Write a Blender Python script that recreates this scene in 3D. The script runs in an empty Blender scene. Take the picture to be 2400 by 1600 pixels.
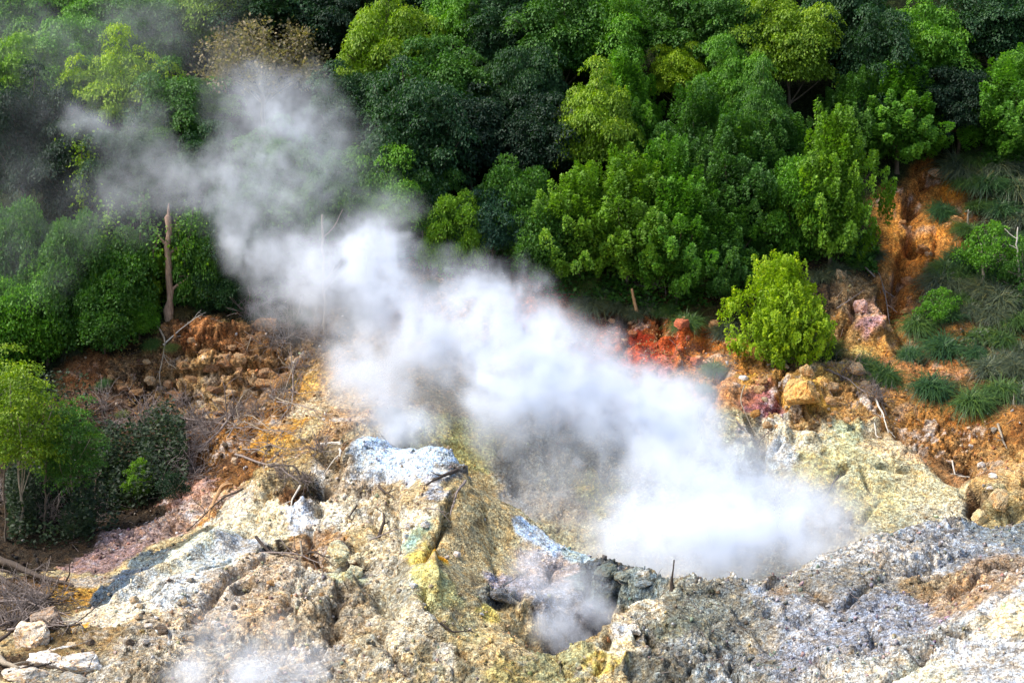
import bpy, bmesh, math, random
import numpy as np
from mathutils import Vector, Matrix
R = math.radians
sc = bpy.context.scene
COL = sc.collection

# ------------------------------------------------------------------ camera, world, sun, exposure
CAMZ, PITCH, HFOV = 20.0, R(-10.0), R(30.0)
cd = bpy.data.cameras.new('camera'); cam = bpy.data.objects.new('camera', cd); COL.objects.link(cam)
cam.location = (0, 0, CAMZ); cam.rotation_euler = (math.pi / 2 + PITCH, 0, 0)
cd.sensor_fit = 'HORIZONTAL'; cd.angle = HFOV; cd.clip_start = 0.5; cd.clip_end = 1000
sc.camera = cam
SUN_EL, SUN_AZ = R(52), R(-96)          # azimuth measured from +Y clockwise
w = bpy.data.worlds.new('World'); sc.world = w; w.use_nodes = True
nt = w.node_tree; sky = nt.nodes.new('ShaderNodeTexSky'); sky.sky_type = 'NISHITA'
sky.sun_disc = False; sky.sun_elevation = SUN_EL; sky.sun_rotation = SUN_AZ
sky.air_density = 1.0; sky.dust_density = 3.0; sky.ozone_density = 1.0
nt.links.new(sky.outputs[0], nt.nodes['Background'].inputs[0]); nt.nodes['Background'].inputs[1].default_value = 0.15
sl = bpy.data.lights.new('sun', 'SUN'); sl.energy = 2.7; sl.angle = R(22); sl.color = (1, 0.965, 0.9)
so = bpy.data.objects.new('sun', sl); COL.objects.link(so)
sd = Vector((math.sin(SUN_AZ) * math.cos(SUN_EL), math.cos(SUN_AZ) * math.cos(SUN_EL), math.sin(SUN_EL)))
so.rotation_euler = sd.to_track_quat('Z', 'Y').to_euler()
sc.view_settings.view_transform = 'Standard'; sc.view_settings.look = 'None'
sc.view_settings.exposure = 0.94; sc.view_settings.gamma = 1.0
cy = sc.cycles
cy.max_bounces = 14; cy.diffuse_bounces = 3; cy.glossy_bounces = 2; cy.transmission_bounces = 3
cy.volume_bounces = 12; cy.transparent_max_bounces = 8; cy.use_denoising = True
try: cy.denoiser = 'OPENIMAGEDENOISE'
except Exception: pass
cy.volume_step_rate = 1.0; cy.volume_max_steps = 160
cy.use_adaptive_sampling = True; cy.adaptive_threshold = 0.02
cy.caustics_reflective = False; cy.caustics_refractive = False

# ------------------------------------------------------------------ picture-to-world helpers (u, v in a 2352 x 1568 frame)
FPX = 1176 / math.tan(HFOV / 2)
FWD = np.array([0, math.cos(PITCH), math.sin(PITCH)]); UP = np.array([0, -math.sin(PITCH), math.cos(PITCH)])
def ray(u, v):
    d = FWD + (u - 1176) / FPX * np.array([1.0, 0, 0]) - (v - 784) / FPX * UP
    return d
def at(u, v, Y):
    d = ray(u, v); p = d * (Y / d[1]); p[2] += CAMZ
    return p

# ------------------------------------------------------------------ noise (numpy)
def _h(ix, iy, iz, s):
    with np.errstate(over='ignore'):
        n = (ix.astype(np.uint32) * np.uint32(374761393) + iy.astype(np.uint32) * np.uint32(668265263)
             + iz.astype(np.uint32) * np.uint32(2147483647) + np.uint32((s * 974634777) & 0xffffffff))
        n = (n ^ (n >> np.uint32(13))) * np.uint32(1274126177)
        n = n ^ (n >> np.uint32(16))
        n = (n * np.uint32(2246822519)); n = n ^ (n >> np.uint32(15))
    return n
def vnoise(P, s=0):
    """value noise in -1..1, P (N,3)"""
    F = np.floor(P); f = P - F; I = F.astype(np.int64)
    f = f * f * f * (f * (f * 6 - 15) + 10)
    out = 0
    for dx in (0, 1):
        wx = f[:, 0] if dx else 1 - f[:, 0]
        for dy in (0, 1):
            wy = f[:, 1] if dy else 1 - f[:, 1]
            for dz in (0, 1):
                wz = f[:, 2] if dz else 1 - f[:, 2]
                h = _h(I[:, 0] + dx, I[:, 1] + dy, I[:, 2] + dz, s).astype(np.float64) / 2147483647.5 - 1
                out = out + h * wx * wy * wz
    return out
ROT = np.array([[0.36, 0.48, -0.8], [-0.8, 0.6, 0.0], [0.48, 0.64, 0.6]])
def fbm(P, oct=4, s=0, gain=0.5, ridged=False):
    a = 1.0; o = 0; t = 0; Q = P.copy()
    for k in range(oct):
        n = vnoise(Q, s + k * 7)
        if ridged: n = 1 - 2 * np.abs(n)
        o = o + a * n; t += a; a *= gain; Q = (Q @ ROT.T) * 2.03
    return o / t
def worley(P, s=0):
    """F1, F2 distances and a random value of the nearest cell"""
    I0 = np.floor(P).astype(np.int64); N = len(P)
    F1 = np.full(N, 9.0); F2 = np.full(N, 9.0); ID = np.zeros(N)
    for dx in (-1, 0, 1):
        for dy in (-1, 0, 1):
            for dz in (-1, 0, 1):
                c = I0 + np.array([dx, dy, dz])
                r = [_h(c[:, 0], c[:, 1], c[:, 2], s + k).astype(np.float64) / 4294967295.0 for k in (1, 2, 3)]
                d = np.sqrt(sum((c[:, k] + r[k] - P[:, k]) ** 2 for k in range(3)))
                b = d < F1
                F2 = np.where(b, F1, np.minimum(F2, d)); ID = np.where(b, r[0], ID); F1 = np.where(b, d, F1)
    return F1, F2, ID
def sstep(a, b, x):
    t = np.clip((x - a) / (b - a), 0, 1); return t * t * (3 - 2 * t)

# ------------------------------------------------------------------ lie of the land: control points -> height field
CP = [  # (u, v, Y) points on visible ground
 # grey ridge in front, right
 (1225,1508,46.3),(1330,1497,46.8),(1392,1450,47.4),(1450,1392,48.2),(1540,1352,49.3),(1640,1328,50.2),(1750,1326,50.8),
 (1870,1283,52.2),(1990,1243,53.5),(2120,1215,54.8),(2352,1196,56.5),(2550,1180,58),
 (1130,1568,44.7),(1060,1120,53.0),(1240,1330,51.2),(1300,1568,45.0),(1500,1568,44.6),(1700,1568,44.4),(1900,1568,43.8),(1500,1470,46.8),(1700,1450,47.2),(1900,1430,47.6),(2050,1380,49.2),
 (2200,1330,50.4),(2150,1450,46.6),(2352,1330,49.5),
 (2352,1375,45.6),(2200,1478,44.2),(2060,1568,42.9),(2352,1568,41.6),(2500,1300,47),
 # mound in the middle: crest
 (660,1040,58.2),(740,1020,57.3),(835,1015,56.2),(940,1035,55.7),(1045,1042,54.9),(1075,1088,54.9),(1150,1155,54.3),(1205,1188,54.0),(1285,1240,53.5),
 (1350,1288,52.8),(1450,1322,52.0),(1525,1345,51.2),
 # its front
 (1000,1180,51.6),(965,1290,49.2),(985,1370,47.7),(1130,1250,52.1),(1150,1350,50.0),(1250,1400,48.9),(1100,1450,47.4),(1000,1568,44.9),
 (1330,1370,49.8),(1200,1470,47.4),(1385,1400,49.2),(1450,1355,50.4),
 (880,1120,54.2),(760,1110,55.2),(700,1180,53.9),(850,1190,53.2),(620,1170,54.2),(590,1255,52.2),(680,1275,51.6),(760,1330,49.7),(850,1300,51.2),(880,1380,48.8),
 (500,1218,53.9),(405,1265,52.9),(300,1325,51.6),(228,1400,50.0),(400,1340,50.0),(520,1300,51.0),(600,1370,49.2),(400,1440,47.8),(600,1450,47.6),(800,1450,47.3),
 (300,1568,45.0),(550,1568,44.8),(800,1568,44.8),
 # back of the shoulder, left gully
 (560,1110,58.4),(470,1150,58.6),(360,1220,57.0),(240,1290,55.2),(330,1310,52.8),(255,1378,51.2),
 (200,1425,49.6),(150,1390,50.9),(90,1340,52.8),(0,1290,55),(0,1400,50.5),(70,1480,47.6),(200,1530,46.0),(0,1568,45.0),(-200,1500,47),
 (100,1250,57),(200,1200,59.5),(0,1150,60.5),(320,1130,62),(100,1000,66),(250,1020,65.5),(-200,1100,62),(-200,900,68),
 # spur joining mound to hillside, left bank
 (600,1010,61.5),(650,960,63),(700,900,65),(760,840,67),(560,1040,61.8),(480,1060,62.4),(400,1060,63),(520,960,66.2),(400,960,66.6),
 (450,925,68.8),(560,925,68.2),(380,920,69.0),(620,905,67.8),(300,900,68.6),(180,900,69),(450,850,69.3),(450,780,69.9),(560,785,69.7),(380,790,70.0),(620,785,69.6),(300,790,70.4),(180,820,70.2),
 (50,860,70.3),(650,740,71.2),(760,760,69.8),(300,735,71.6),(500,720,71.6),(820,820,67),(800,930,63.5),(900,930,62.5),(820,960,61),
 # crater back wall
 (1060,985,62.8),(1200,1040,62.6),(1300,1090,61.8),(1400,1180,60.6),(1130,1090,61.7),(1260,1150,60.9),(1000,900,65),(1000,800,67.5),(900,740,69.8),
 (1100,700,70.2),(1000,650,71),(1200,850,66.5),(1200,950,64.2),(1350,950,64.4),(1500,960,64.4),(1450,1080,62.3),(1600,1080,62.2),
 (1620,945,64.8),(1740,975,64.6),(1700,1050,63.2),(1750,1100,62.2),(1790,1000,63.3),(1880,965,63.9),(1880,1080,61.9),(2000,1010,63.2),(2100,1030,62.9),
 (2170,1160,60.6),(2000,1150,61.0),(1850,1180,60.7),(1975,1225,59.6),(2250,1205,59.6),(2235,1100,62.9),(2300,1140,60.2),(2352,1070,61.6),(2352,960,64.4),(2500,1000,64),
 # banks above
 (1300,650,71.4),(1400,760,69.6),(1400,690,71),(1500,810,68.4),(1600,720,70.6),(1550,860,66.9),(1700,850,67.4),(1800,830,67.8),(1850,850,67.3),
 (1850,900,65.6),(1700,915,65.7),(1950,870,67.2),(2100,930,65.9),(2250,985,64.6),
 (1950,650,71.4),(1985,740,69.6),(2060,760,69.9),(2060,660,72.2),(1940,790,69),(2100,500,75),(2150,400,77),(2200,620,72.6),(2352,600,72.6),(2200,800,68.9),(2352,800,68.7),
 (2352,400,76.5),(2550,500,75),(2550,800,69),
]
pts = [at(*c) for c in CP]
# hidden ground: crater floor, small pit, behind the ridges, and the wooded hillside
pts += [np.array(p, float) for p in [
 (3.0,57.0,2.0),(5.5,57,1.8),(8.5,57.6,2.0),(11.0,58.0,2.4),(1.2,58.0,2.4),(6,54.5,1.8),(9,55.4,2.2),(13.6,57.6,3.2),(3.0,55.2,2.6),(6.5,59.4,2.4),(10,59.6,2.6),
 (1.1,48.0,1.8),(2.0,48.7,1.9),(2.9,49.9,2.3),(0.6,47.6,2.7),
 (4.8,51.6,2.9),(7.5,53.0,2.6),(10.2,54.8,2.8),(-2.2,58.0,4.6),(-4.5,59.2,5.4),(-0.6,57.4,3.8),
 (16,60,3.6),(20,60,4.4),
 (-30,34,3),(-15,36,2),(0,36,2),(15,34,3),(30,34,4),(-22,46,4),(24,46,5),
 (-24,74,10.6),(-16,74,11.2),(-8,74,11.4),(0,74,11.8),(8,74,11.8),(-8,72.2,10),(0,72.2,10.2),(4,73,10.8),
 (-26,80,16),(-13,80,16),(0,80,16.4),(13,80,16.6),(26,80,17),
 (-28,90,24),(-12,90,24),(5,90,24.4),(28,90,25),(-36,110,38),(0,110,38),(36,110,38),(-50,150,60),(0,150,60),(50,150,60)]]
pts = np.array(pts)
def _phi(d2): return np.sqrt(d2 + 0.35 ** 2)
_A = pts[:, :2]; _D = _phi(((_A[:, None] - _A[None]) ** 2).sum(-1))
_n = len(pts); M_ = np.zeros((_n + 3, _n + 3)); M_[:_n, :_n] = _D - np.eye(_n) * 0.02
M_[:_n, _n] = 1; M_[:_n, _n + 1:] = _A; M_[_n, :_n] = 1; M_[_n + 1:, :_n] = _A.T
_W = np.linalg.solve(M_, np.concatenate([pts[:, 2], np.zeros(3)]))
def height(xy):
    xy = np.atleast_2d(xy); out = np.empty(len(xy))
    for i in range(0, len(xy), 40000):
        q = xy[i:i + 40000]
        out[i:i + 40000] = _phi(((q[:, None] - _A[None]) ** 2).sum(-1)) @ _W[:_n] + _W[_n] + q @ _W[_n + 1:]
    return out
_hy = np.arange(34, 140, 0.12)
def hit(u, v):
    """first point of the ground along a line of sight"""
    d = ray(u, v); t = _hy / d[1]; P = d[None] * t[:, None]; P[:, 2] += CAMZ
    z = height(P[:, :2]); b = np.nonzero(P[:, 2] < z)[0]
    if len(b) == 0: return P[-1]
    i = b[0]
    if i == 0: return P[0]
    a0, a1 = P[i - 1, 2] - z[i - 1], P[i, 2] - z[i]
    k = a0 / (a0 - a1); return P[i - 1] * (1 - k) + P[i] * k
def slope_n(x, y, e=0.25):
    h = height(np.array([[x - e, y], [x + e, y], [x, y - e], [x, y + e]]))
    n = Vector((-(h[1] - h[0]) / (2 * e), -(h[3] - h[2]) / (2 * e), 1)); n.normalize(); return n

# ------------------------------------------------------------------ node helpers
def mat(name):
    m = bpy.data.materials.new(name); m.use_nodes = True
    n = m.node_tree; n.nodes.clear(); return m, n
def N(n, t, **k):
    x = n.nodes.new(t)
    for a, b in k.items():
        if a.startswith('i_'): x.inputs[int(a[2:])].default_value = b
        else: setattr(x, a, b)
    return x
def L(n, a, b): n.links.new(a, b)
def mixc(n, f, a, b, mode='MIX'):
    x = n.nodes.new('ShaderNodeMix'); x.data_type = 'RGBA'; x.blend_type = mode
    for s, v in ((0, f), (6, a), (7, b)):
        if hasattr(v, 'links'): n.links.new(v, x.inputs[s])
        else: x.inputs[s].default_value = v
    return x.outputs[2]
def ramp(n, src, stops):
    r = n.nodes.new('ShaderNodeValToRGB'); e = r.color_ramp.elements
    while len(e) < len(stops): e.new(0.5)
    for k, (p, c) in enumerate(stops): e[k].position = p; e[k].color = (*c, 1) if len(c) == 3 else (c[0],) * 3 + (1,)
    n.links.new(src, r.inputs[0]); return r.outputs[0]
def noise(n, co, scale, detail=5, rough=0.6, dist=0.0):
    x = N(n, 'ShaderNodeTexNoise'); x.inputs['Scale'].default_value = scale; x.inputs['Detail'].default_value = detail
    x.inputs['Roughness'].default_value = rough; x.inputs['Distortion'].default_value = dist
    n.links.new(co, x.inputs['Vector']); return x.outputs[0]
def out(n, bsdf):
    o = N(n, 'ShaderNodeOutputMaterial'); L(n, bsdf, o.inputs[0]); return o

def soil_material():
    m, n = mat('weathered_volcanic_soil')
    at_ = N(n, 'ShaderNodeAttribute', attribute_name='Col'); wt = N(n, 'ShaderNodeAttribute', attribute_name='Wt')
    tc = N(n, 'ShaderNodeTexCoord').outputs['Object']
    c = at_.outputs['Color']
    # mottling of the mineral crust at several sizes
    n1 = noise(n, tc, 1.6, 7, 0.62, 0.5); n2 = noise(n, tc, 10.0, 7, 0.72, 0.2); n3 = noise(n, tc, 34.0, 5, 0.75)
    c = mixc(n, 1.0, c, ramp(n, n1, [(0.32, (0.60, 0.56, 0.52)), (0.5, (1,)*3), (0.66, (1.3,)*3)]), 'MULTIPLY')
    c = mixc(n, 1.0, c, ramp(n, n2, [(0.36, (0.34, 0.30, 0.27)), (0.47, (0.92,)*3), (0.60, (1.35,)*3)]), 'MULTIPLY')
    c = mixc(n, 1.0, c, ramp(n, n3, [(0.38, (0.45, 0.41, 0.38)), (0.5, (1,)*3), (0.62, (1.4,)*3)]), 'MULTIPLY')
    # hue drift: ochre against blue-grey salts
    n4 = noise(n, tc, 4.5, 6, 0.65, 0.6)
    c = mixc(n, 1.0, c, ramp(n, n4, [(0.35, (1.20, 1.0, 0.74)), (0.5, (1, 1, 1)), (0.64, (0.86, 0.98, 1.16))]), 'MULTIPLY')
    # small stones: every cell its own tone
    v = N(n, 'ShaderNodeTexVoronoi'); v.inputs['Scale'].default_value = 17; L(n, tc, v.inputs['Vector'])
    sx = N(n, 'ShaderNodeSeparateColor'); L(n, v.outputs['Color'], sx.inputs[0])
    c = mixc(n, 1.0, c, ramp(n, sx.outputs[0], [(0.0, (0.62, 0.58, 0.54)), (0.6, (1,)*3), (1.0, (1.5,)*3)]), 'MULTIPLY')
    p = N(n, 'ShaderNodeBsdfPrincipled'); p.inputs['Roughness'].default_value = 0.92
    p.inputs['Specular IOR Level'].default_value = 0.2
    L(n, c, p.inputs['Base Color'])
    m2 = N(n, 'ShaderNodeMath', operation='ADD'); L(n, n2, m2.inputs[0]); L(n, v.outputs[0], m2.inputs[1])
    b = N(n, 'ShaderNodeBump'); b.inputs['Strength'].default_value = 0.7; b.inputs['Distance'].default_value = 0.05
    L(n, m2.outputs[0], b.inputs['Height']); L(n, b.outputs[0], p.inputs['Normal'])
    out(n, p.outputs[0]); return m
SOIL = soil_material()

# ------------------------------------------------------------------ colour patches of the ground: (u, v, radius px, rgb, roughness of relief)
BUFF=(.50,.42,.26); PALE=(.66,.62,.50); WHITE=(.54,.55,.54); GREY=(.38,.39,.40); DGREY=(.13,.15,.16); OCH=(.52,.27,.07); ORG=(.48,.17,.035)
RED=(.36,.075,.03); TAN=(.54,.45,.27); YEL=(.62,.53,.20); BLUE=(.58,.70,.84); BRN=(.16,.09,.045); DBR=(.055,.040,.025); PUR=(.38,.29,.27)
PINK=(.52,.34,.28); LIME=(.54,.52,.28); TEAL=(.24,.32,.31); GRN=(.030,.045,.015); CREAM=(.68,.63,.47); GOLD=(.80,.42,.04)
CPATCH = [
 # front grey ridge
 (1700,1400,120,(.29,.29,.26),.9),(1900,1330,110,(.31,.31,.29),.9),(1600,1380,70,(.30,.31,.26),.8),(1850,1480,120,(.33,.35,.39),1),(2000,1420,90,(.33,.35,.39),1),(1600,1420,60,(.24,.25,.20),1),(1780,1350,30,(.34,.26,.18),1),(1720,1440,26,(.55,.50,.38),.8),(1760,1500,40,(.22,.22,.18),1),(1880,1370,34,(.26,.20,.13),1),(1650,1520,90,(.30,.32,.31),1),
 (1480,1400,50,PALE,.8),(1420,1490,35,CREAM,.6),(1445,1460,20,WHITE,.5),(1380,1530,30,YEL,.7),(1290,1530,60,(.38,.37,.22),.8),(1160,1550,40,(.45,.40,.2),.8),(1520,1540,60,(.20,.20,.17),.8),
 (1540,1440,45,(.22,.23,.18),.9),(2050,1290,70,(.46,.46,.44),.8),(2200,1250,80,(.34,.36,.38),.9),(2300,1230,60,(.26,.29,.30),.9),(1900,1290,40,WHITE,.7),(1750,1360,40,(.5,.53,.56),.8),
 (2230,1380,70,(.40,.30,.20),.9),(2300,1320,60,(.38,.30,.22),.9),(2120,1360,50,(.36,.29,.19),.9),(2140,1480,60,(.34,.35,.34),1),(2250,1500,60,WHITE,.5),(2330,1430,50,CREAM,.5),(2350,1540,70,WHITE,.5),(2140,1550,50,(.70,.70,.58),.5),
 (1770,1250,40,PALE,.5),(1820,1400,50,(.45,.47,.50),1),(1950,1540,70,(.5,.5,.46),.8),
 # smooth tan face and its rim
 (1100,1180,60,TAN,.28),(1130,1260,60,(.54,.46,.28),.28),(1060,1240,50,BUFF,.28),(1080,1330,40,(.42,.37,.24),.28),(1010,1340,35,LIME,.4),(985,1270,22,YEL,.3),(1010,1270,13,GOLD,.3),(975,1310,22,(.66,.62,.3),.3),
 (1110,1110,25,TAN,.28),(1160,1370,30,DGREY,.9),(1110,1350,22,(.20,.22,.22),.9),(1140,1400,18,YEL,.6),(1200,1340,40,(.44,.42,.46),.6),(1250,1300,40,(.45,.40,.38),.6),(1220,1220,22,BLUE,.7),(1260,1255,22,BLUE,.7),
 (1310,1280,22,(.5,.62,.66),.7),(1390,1330,34,DGREY,1),(1360,1350,24,(.16,.19,.17),1),(1440,1335,26,(.24,.28,.27),.9),(1500,1350,22,(.22,.26,.26),.9),(1280,1380,50,(.42,.42,.44),.6),(1370,1430,30,(.16,.15,.16),.8),
 (1300,1450,40,(.34,.34,.36),.6),(1200,1440,50,BUFF,.6),(1060,1430,40,(.45,.40,.24),.7),(950,1440,50,PALE,.7),(1000,1520,60,(.42,.37,.24),.7),(1050,1565,50,(.3,.28,.2),.7),(870,1500,60,(.46,.42,.32),.7),(1120,1500,40,BUFF,.7),
 # blue-white cap
 (870,1035,34,BLUE,1),(930,1060,34,(.62,.74,.88),1),(990,1065,32,BLUE,1),(1035,1055,20,(.45,.55,.65),.7),(850,1060,20,(.5,.56,.6),.6),(900,1085,24,(.62,.70,.80),.4),(960,1095,26,(.60,.68,.78),.5),(850,1090,20,(.5,.56,.62),.6),(1020,1090,18,(.56,.64,.72),.6),(940,1115,16,(.6,.66,.74),.7),(1000,1140,14,(.6,.64,.7),.8),(1010,1110,22,(.5,.52,.55),.9),(1040,1080,18,(.25,.25,.24),.9),
 # rough left front of the mound
 (900,1130,40,(.52,.44,.30),1),(960,1140,36,(.46,.38,.24),1),(820,1110,40,(.42,.36,.28),1),(780,1060,36,(.34,.28,.19),1),(710,1170,30,(.66,.72,.80),.6),(760,1160,40,PALE,.8),(740,1090,22,WHITE,.6),(840,1180,40,PALE,.8),(700,1100,30,(.40,.34,.22),1),
 (620,1100,40,(.48,.40,.25),.9),(560,1140,34,PALE,.7),(600,1180,40,CREAM,.7),(650,1060,40,(.42,.33,.18),.9),(740,1010,30,(.30,.22,.13),1),(680,1010,30,(.40,.28,.13),1),(930,1210,40,PALE,.7),(880,1240,40,CREAM,.6),(950,1230,24,(.4,.5,.4),.5),(830,1230,30,BUFF,.8),
 (740,1240,30,(.36,.24,.13),.8),(620,1245,14,(.02,.015,.01),.7),(645,1250,16,(.02,.015,.01),.7),(672,1256,16,(.02,.015,.01),.7),(700,1266,14,(.02,.015,.01),.7),(720,1280,12,(.03,.02,.01),.7),(752,1118,10,(.03,.02,.01),.8),(730,1112,12,(.03,.02,.01),.8),(735,1115,26,DBR,.9),(785,1045,22,BRN,.9),(740,1290,20,BRN,.9),(680,1120,18,BRN,.9),(770,1290,24,CREAM,.5),(800,1320,24,(.5,.52,.36),.5),(830,1300,14,BRN,.9),(870,1300,40,(.44,.41,.33),.8),(900,1370,50,(.38,.36,.28),.8),(820,1390,50,(.42,.37,.28),.8),  # near-black spots paint the shade inside the hollows into the ground colour
 (690,1340,40,(.55,.52,.44),.9),(600,1320,44,(.52,.44,.34),1),(540,1250,30,WHITE,.4),(450,1250,40,(.62,.66,.58),.4),(470,1290,40,(.58,.62,.60),.5),(380,1300,34,CREAM,.4),(330,1370,40,(.62,.62,.56),.6),(270,1420,34,(.66,.62,.50),.6),
 (430,1350,44,(.60,.62,.60),.8),(520,1360,50,(.50,.44,.36),1),(600,1410,50,(.48,.38,.26),1),(480,1430,50,(.55,.47,.36),1),(700,1420,50,(.50,.45,.35),.9),(380,1460,40,(.52,.46,.36),.9),(560,1355,20,(.14,.11,.06),.8),(500,1500,60,(.46,.42,.34),.9),(700,1520,70,(.50,.47,.42),.8),
 (400,1540,60,(.42,.38,.30),.9),(590,1560,60,(.48,.46,.42),.8),
 # dark and purple slope left
 (270,1350,24,(.09,.12,.15),.9),(310,1310,26,(.10,.13,.17),.9),(350,1280,24,(.14,.17,.18),.9),(240,1385,18,(.12,.14,.15),.8),(430,1235,20,(.16,.16,.12),.8),(300,1240,40,PUR,.9),(370,1210,40,(.42,.33,.29),.9),(440,1180,36,(.46,.34,.27),.8),(230,1290,30,(.30,.22,.21),.8),
 (440,1120,30,(.44,.28,.22),.8),(500,1140,22,(.55,.42,.28),.6),(480,1175,16,(.55,.32,.12),.5),(150,1400,26,(.50,.38,.20),.7),(200,1420,22,PALE,.6),(190,1450,18,(.62,.36,.10),.5),(120,1350,30,(.36,.24,.08),.8),(60,1350,40,(.20,.13,.07),.8),
 (180,1340,24,(.44,.40,.34),.7),(170,1380,20,(.5,.32,.10),.7),(30,1420,50,(.10,.07,.04),.9),(130,1480,40,(.20,.15,.08),.9),(230,1490,40,(.30,.23,.13),.9),(30,1530,50,(.09,.065,.04),.8),(200,1560,50,(.45,.42,.34),.8),(300,1500,40,(.40,.35,.26),.9),
 (60,1270,50,DBR,.8),(160,1260,50,DBR,.8),(100,1180,60,DBR,.8),(230,1200,50,DBR,.8),(60,1050,90,DBR,.6),(200,1080,70,DBR,.6),(320,1140,40,DBR,.6),(390,1100,30,BRN,.8),
 # left bank
 (350,1000,60,(.14,.085,.05),.9),(470,1000,50,(.17,.10,.055),.9),(540,1000,36,(.30,.17,.07),.9),(560,1060,34,(.22,.12,.05),.9),(500,1080,26,BRN,.8),(600,960,40,(.32,.19,.08),.9),(640,980,34,(.50,.30,.09),.6),(620,1020,26,(.52,.35,.13),.6),(690,940,30,(.62,.52,.36),.6),
 (700,970,24,(.5,.42,.26),.8),(770,960,34,(.42,.30,.18),.9),(820,990,30,(.42,.36,.24),.8),(720,880,34,(.52,.34,.12),.6),(760,830,34,(.50,.34,.16),.6),(800,900,50,(.45,.36,.24),.6),
 (450,850,50,(.50,.30,.10),1),(400,880,40,(.54,.34,.14),1),(520,860,40,(.56,.33,.12),1),(580,850,40,(.50,.28,.09),1),(640,830,40,(.36,.20,.07),1),(450,760,40,(.46,.19,.045),.9),(540,790,34,(.44,.20,.06),1),(620,780,34,(.26,.14,.05),.9),(380,800,34,(.34,.20,.09),.9),
 (280,860,40,(.36,.21,.09),.9),(200,850,40,(.36,.16,.05),.9),(300,930,50,(.20,.12,.07),.9),(180,930,40,(.13,.07,.04),.8),(560,920,40,(.34,.20,.08),.9),(460,920,34,(.48,.32,.13),1),(680,790,30,(.28,.18,.08),.8),(300,770,40,(.10,.07,.03),.7),(550,730,50,(.12,.09,.03),.7),
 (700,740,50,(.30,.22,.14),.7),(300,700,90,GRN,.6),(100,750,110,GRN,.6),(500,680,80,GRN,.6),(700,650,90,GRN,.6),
 # wall behind the steam
 (1080,1020,50,(.48,.45,.22),.6),(1160,1050,30,(.22,.22,.20),.8),(1190,1110,40,(.30,.28,.24),.8),(1300,1040,50,(.42,.40,.34),1),(1320,1090,50,(.44,.40,.26),1),(1380,1130,40,(.55,.50,.22),.6),(1300,1150,40,(.44,.38,.28),.8),(1450,1050,80,(.44,.40,.30),.7),
 (1000,850,90,(.48,.38,.24),.7),(1200,880,90,(.46,.38,.26),.7),(1000,700,60,(.44,.28,.12),.8),(1080,740,60,(.46,.30,.13),.8),(1250,700,60,(.34,.14,.07),.9),(950,620,50,(.26,.17,.08),.8),(900,800,70,(.46,.36,.24),.7),(1550,1150,120,(.5,.47,.36),.6),(1400,900,90,(.45,.3,.22),.7),
 (1100,620,60,(.16,.10,.05),.7),
 # pale wall right
 (1640,980,50,(.50,.46,.30),.8),(1680,1040,40,(.44,.46,.36),.8),(1710,1080,34,(.22,.25,.27),.8),(1660,1100,40,(.40,.40,.28),.6),(1735,1000,20,(.34,.34,.32),.8),(1770,990,36,(.66,.62,.50),.5),(1800,1050,34,(.60,.63,.64),.3),(1790,1090,30,(.46,.44,.28),.5),
 (1860,1000,44,CREAM,.4),(1860,1080,50,(.50,.46,.24),.28),(1930,1030,44,(.60,.58,.36),.28),(1960,990,30,(.62,.66,.46),.4),(1900,1130,50,(.46,.43,.25),.28),(2000,1080,60,(.56,.54,.36),.28),(2030,1010,44,(.66,.56,.38),.6),(2080,1080,44,(.60,.54,.36),.6),(2090,1030,30,(.60,.46,.30),.8),
 (2020,1150,60,(.52,.49,.30),.28),(2120,1130,44,(.54,.50,.34),.28),(2150,1180,40,(.58,.56,.44),.7),(2060,1200,50,(.52,.50,.36),.28),(1930,1200,34,(.20,.19,.18),.9),(1900,1180,30,(.34,.27,.15),.9),(2170,1060,30,(.26,.16,.08),1),(2220,1100,34,(.28,.17,.09),1),(2250,1150,30,(.22,.15,.09),1),
 (2290,1150,34,(.50,.44,.26),.6),(2330,1100,40,(.52,.38,.20),.6),(2352,1060,40,(.48,.32,.15),.7),(2270,1060,34,(.38,.24,.11),1),(2220,1020,34,(.34,.20,.09),1),(2300,1000,40,(.32,.18,.07),.9),(2352,990,40,(.26,.13,.05),.8),(1880,1150,14,DBR,.8),
 # ochre crown of the wall
 (1640,900,36,(.44,.25,.12),.8),(1700,900,34,(.50,.30,.16),.9),(1740,910,30,(.46,.22,.20),.8),(1760,930,26,(.30,.15,.17),.8),(1720,885,20,(.62,.42,.10),.7),(1800,880,34,(.46,.29,.11),1),(1850,910,40,(.60,.37,.11),.8),(1840,960,30,(.50,.34,.16),1),(1900,880,34,(.58,.40,.16),.9),
 (1930,910,34,(.44,.27,.12),1),(1960,940,34,(.48,.30,.13),1),(1990,880,34,(.58,.42,.22),.9),(2040,950,34,(.44,.27,.12),1),(2100,960,40,(.46,.26,.10),.9),(2150,1000,34,(.42,.24,.10),.9),(2200,970,34,(.40,.20,.07),.9),(1800,850,30,(.20,.13,.07),.8),(1750,850,30,(.38,.22,.09),.8),
 (1600,870,30,(.40,.22,.09),.8),(1680,840,34,(.48,.25,.08),.9),(1620,800,30,(.46,.20,.06),.9),
 # red earth
 (1400,770,60,(.40,.13,.05),.9),(1480,800,50,(.42,.09,.035),.9),(1470,770,28,(.26,.035,.02),.9),(1540,790,34,(.46,.13,.055),.7),(1530,830,30,(.40,.16,.12),.7),(1580,770,34,(.50,.15,.055),.6),(1590,840,24,(.50,.22,.08),.7),(1500,730,34,(.42,.17,.07),.8),(1560,710,40,(.34,.18,.08),.8),
 (1340,760,40,(.30,.14,.07),.9),(1350,820,40,(.36,.16,.09),.8),(1310,670,40,(.36,.11,.06),.8),(1400,690,50,(.12,.08,.04),.8),(1500,700,50,(.12,.08,.04),.8),
 # scar on the right
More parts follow.
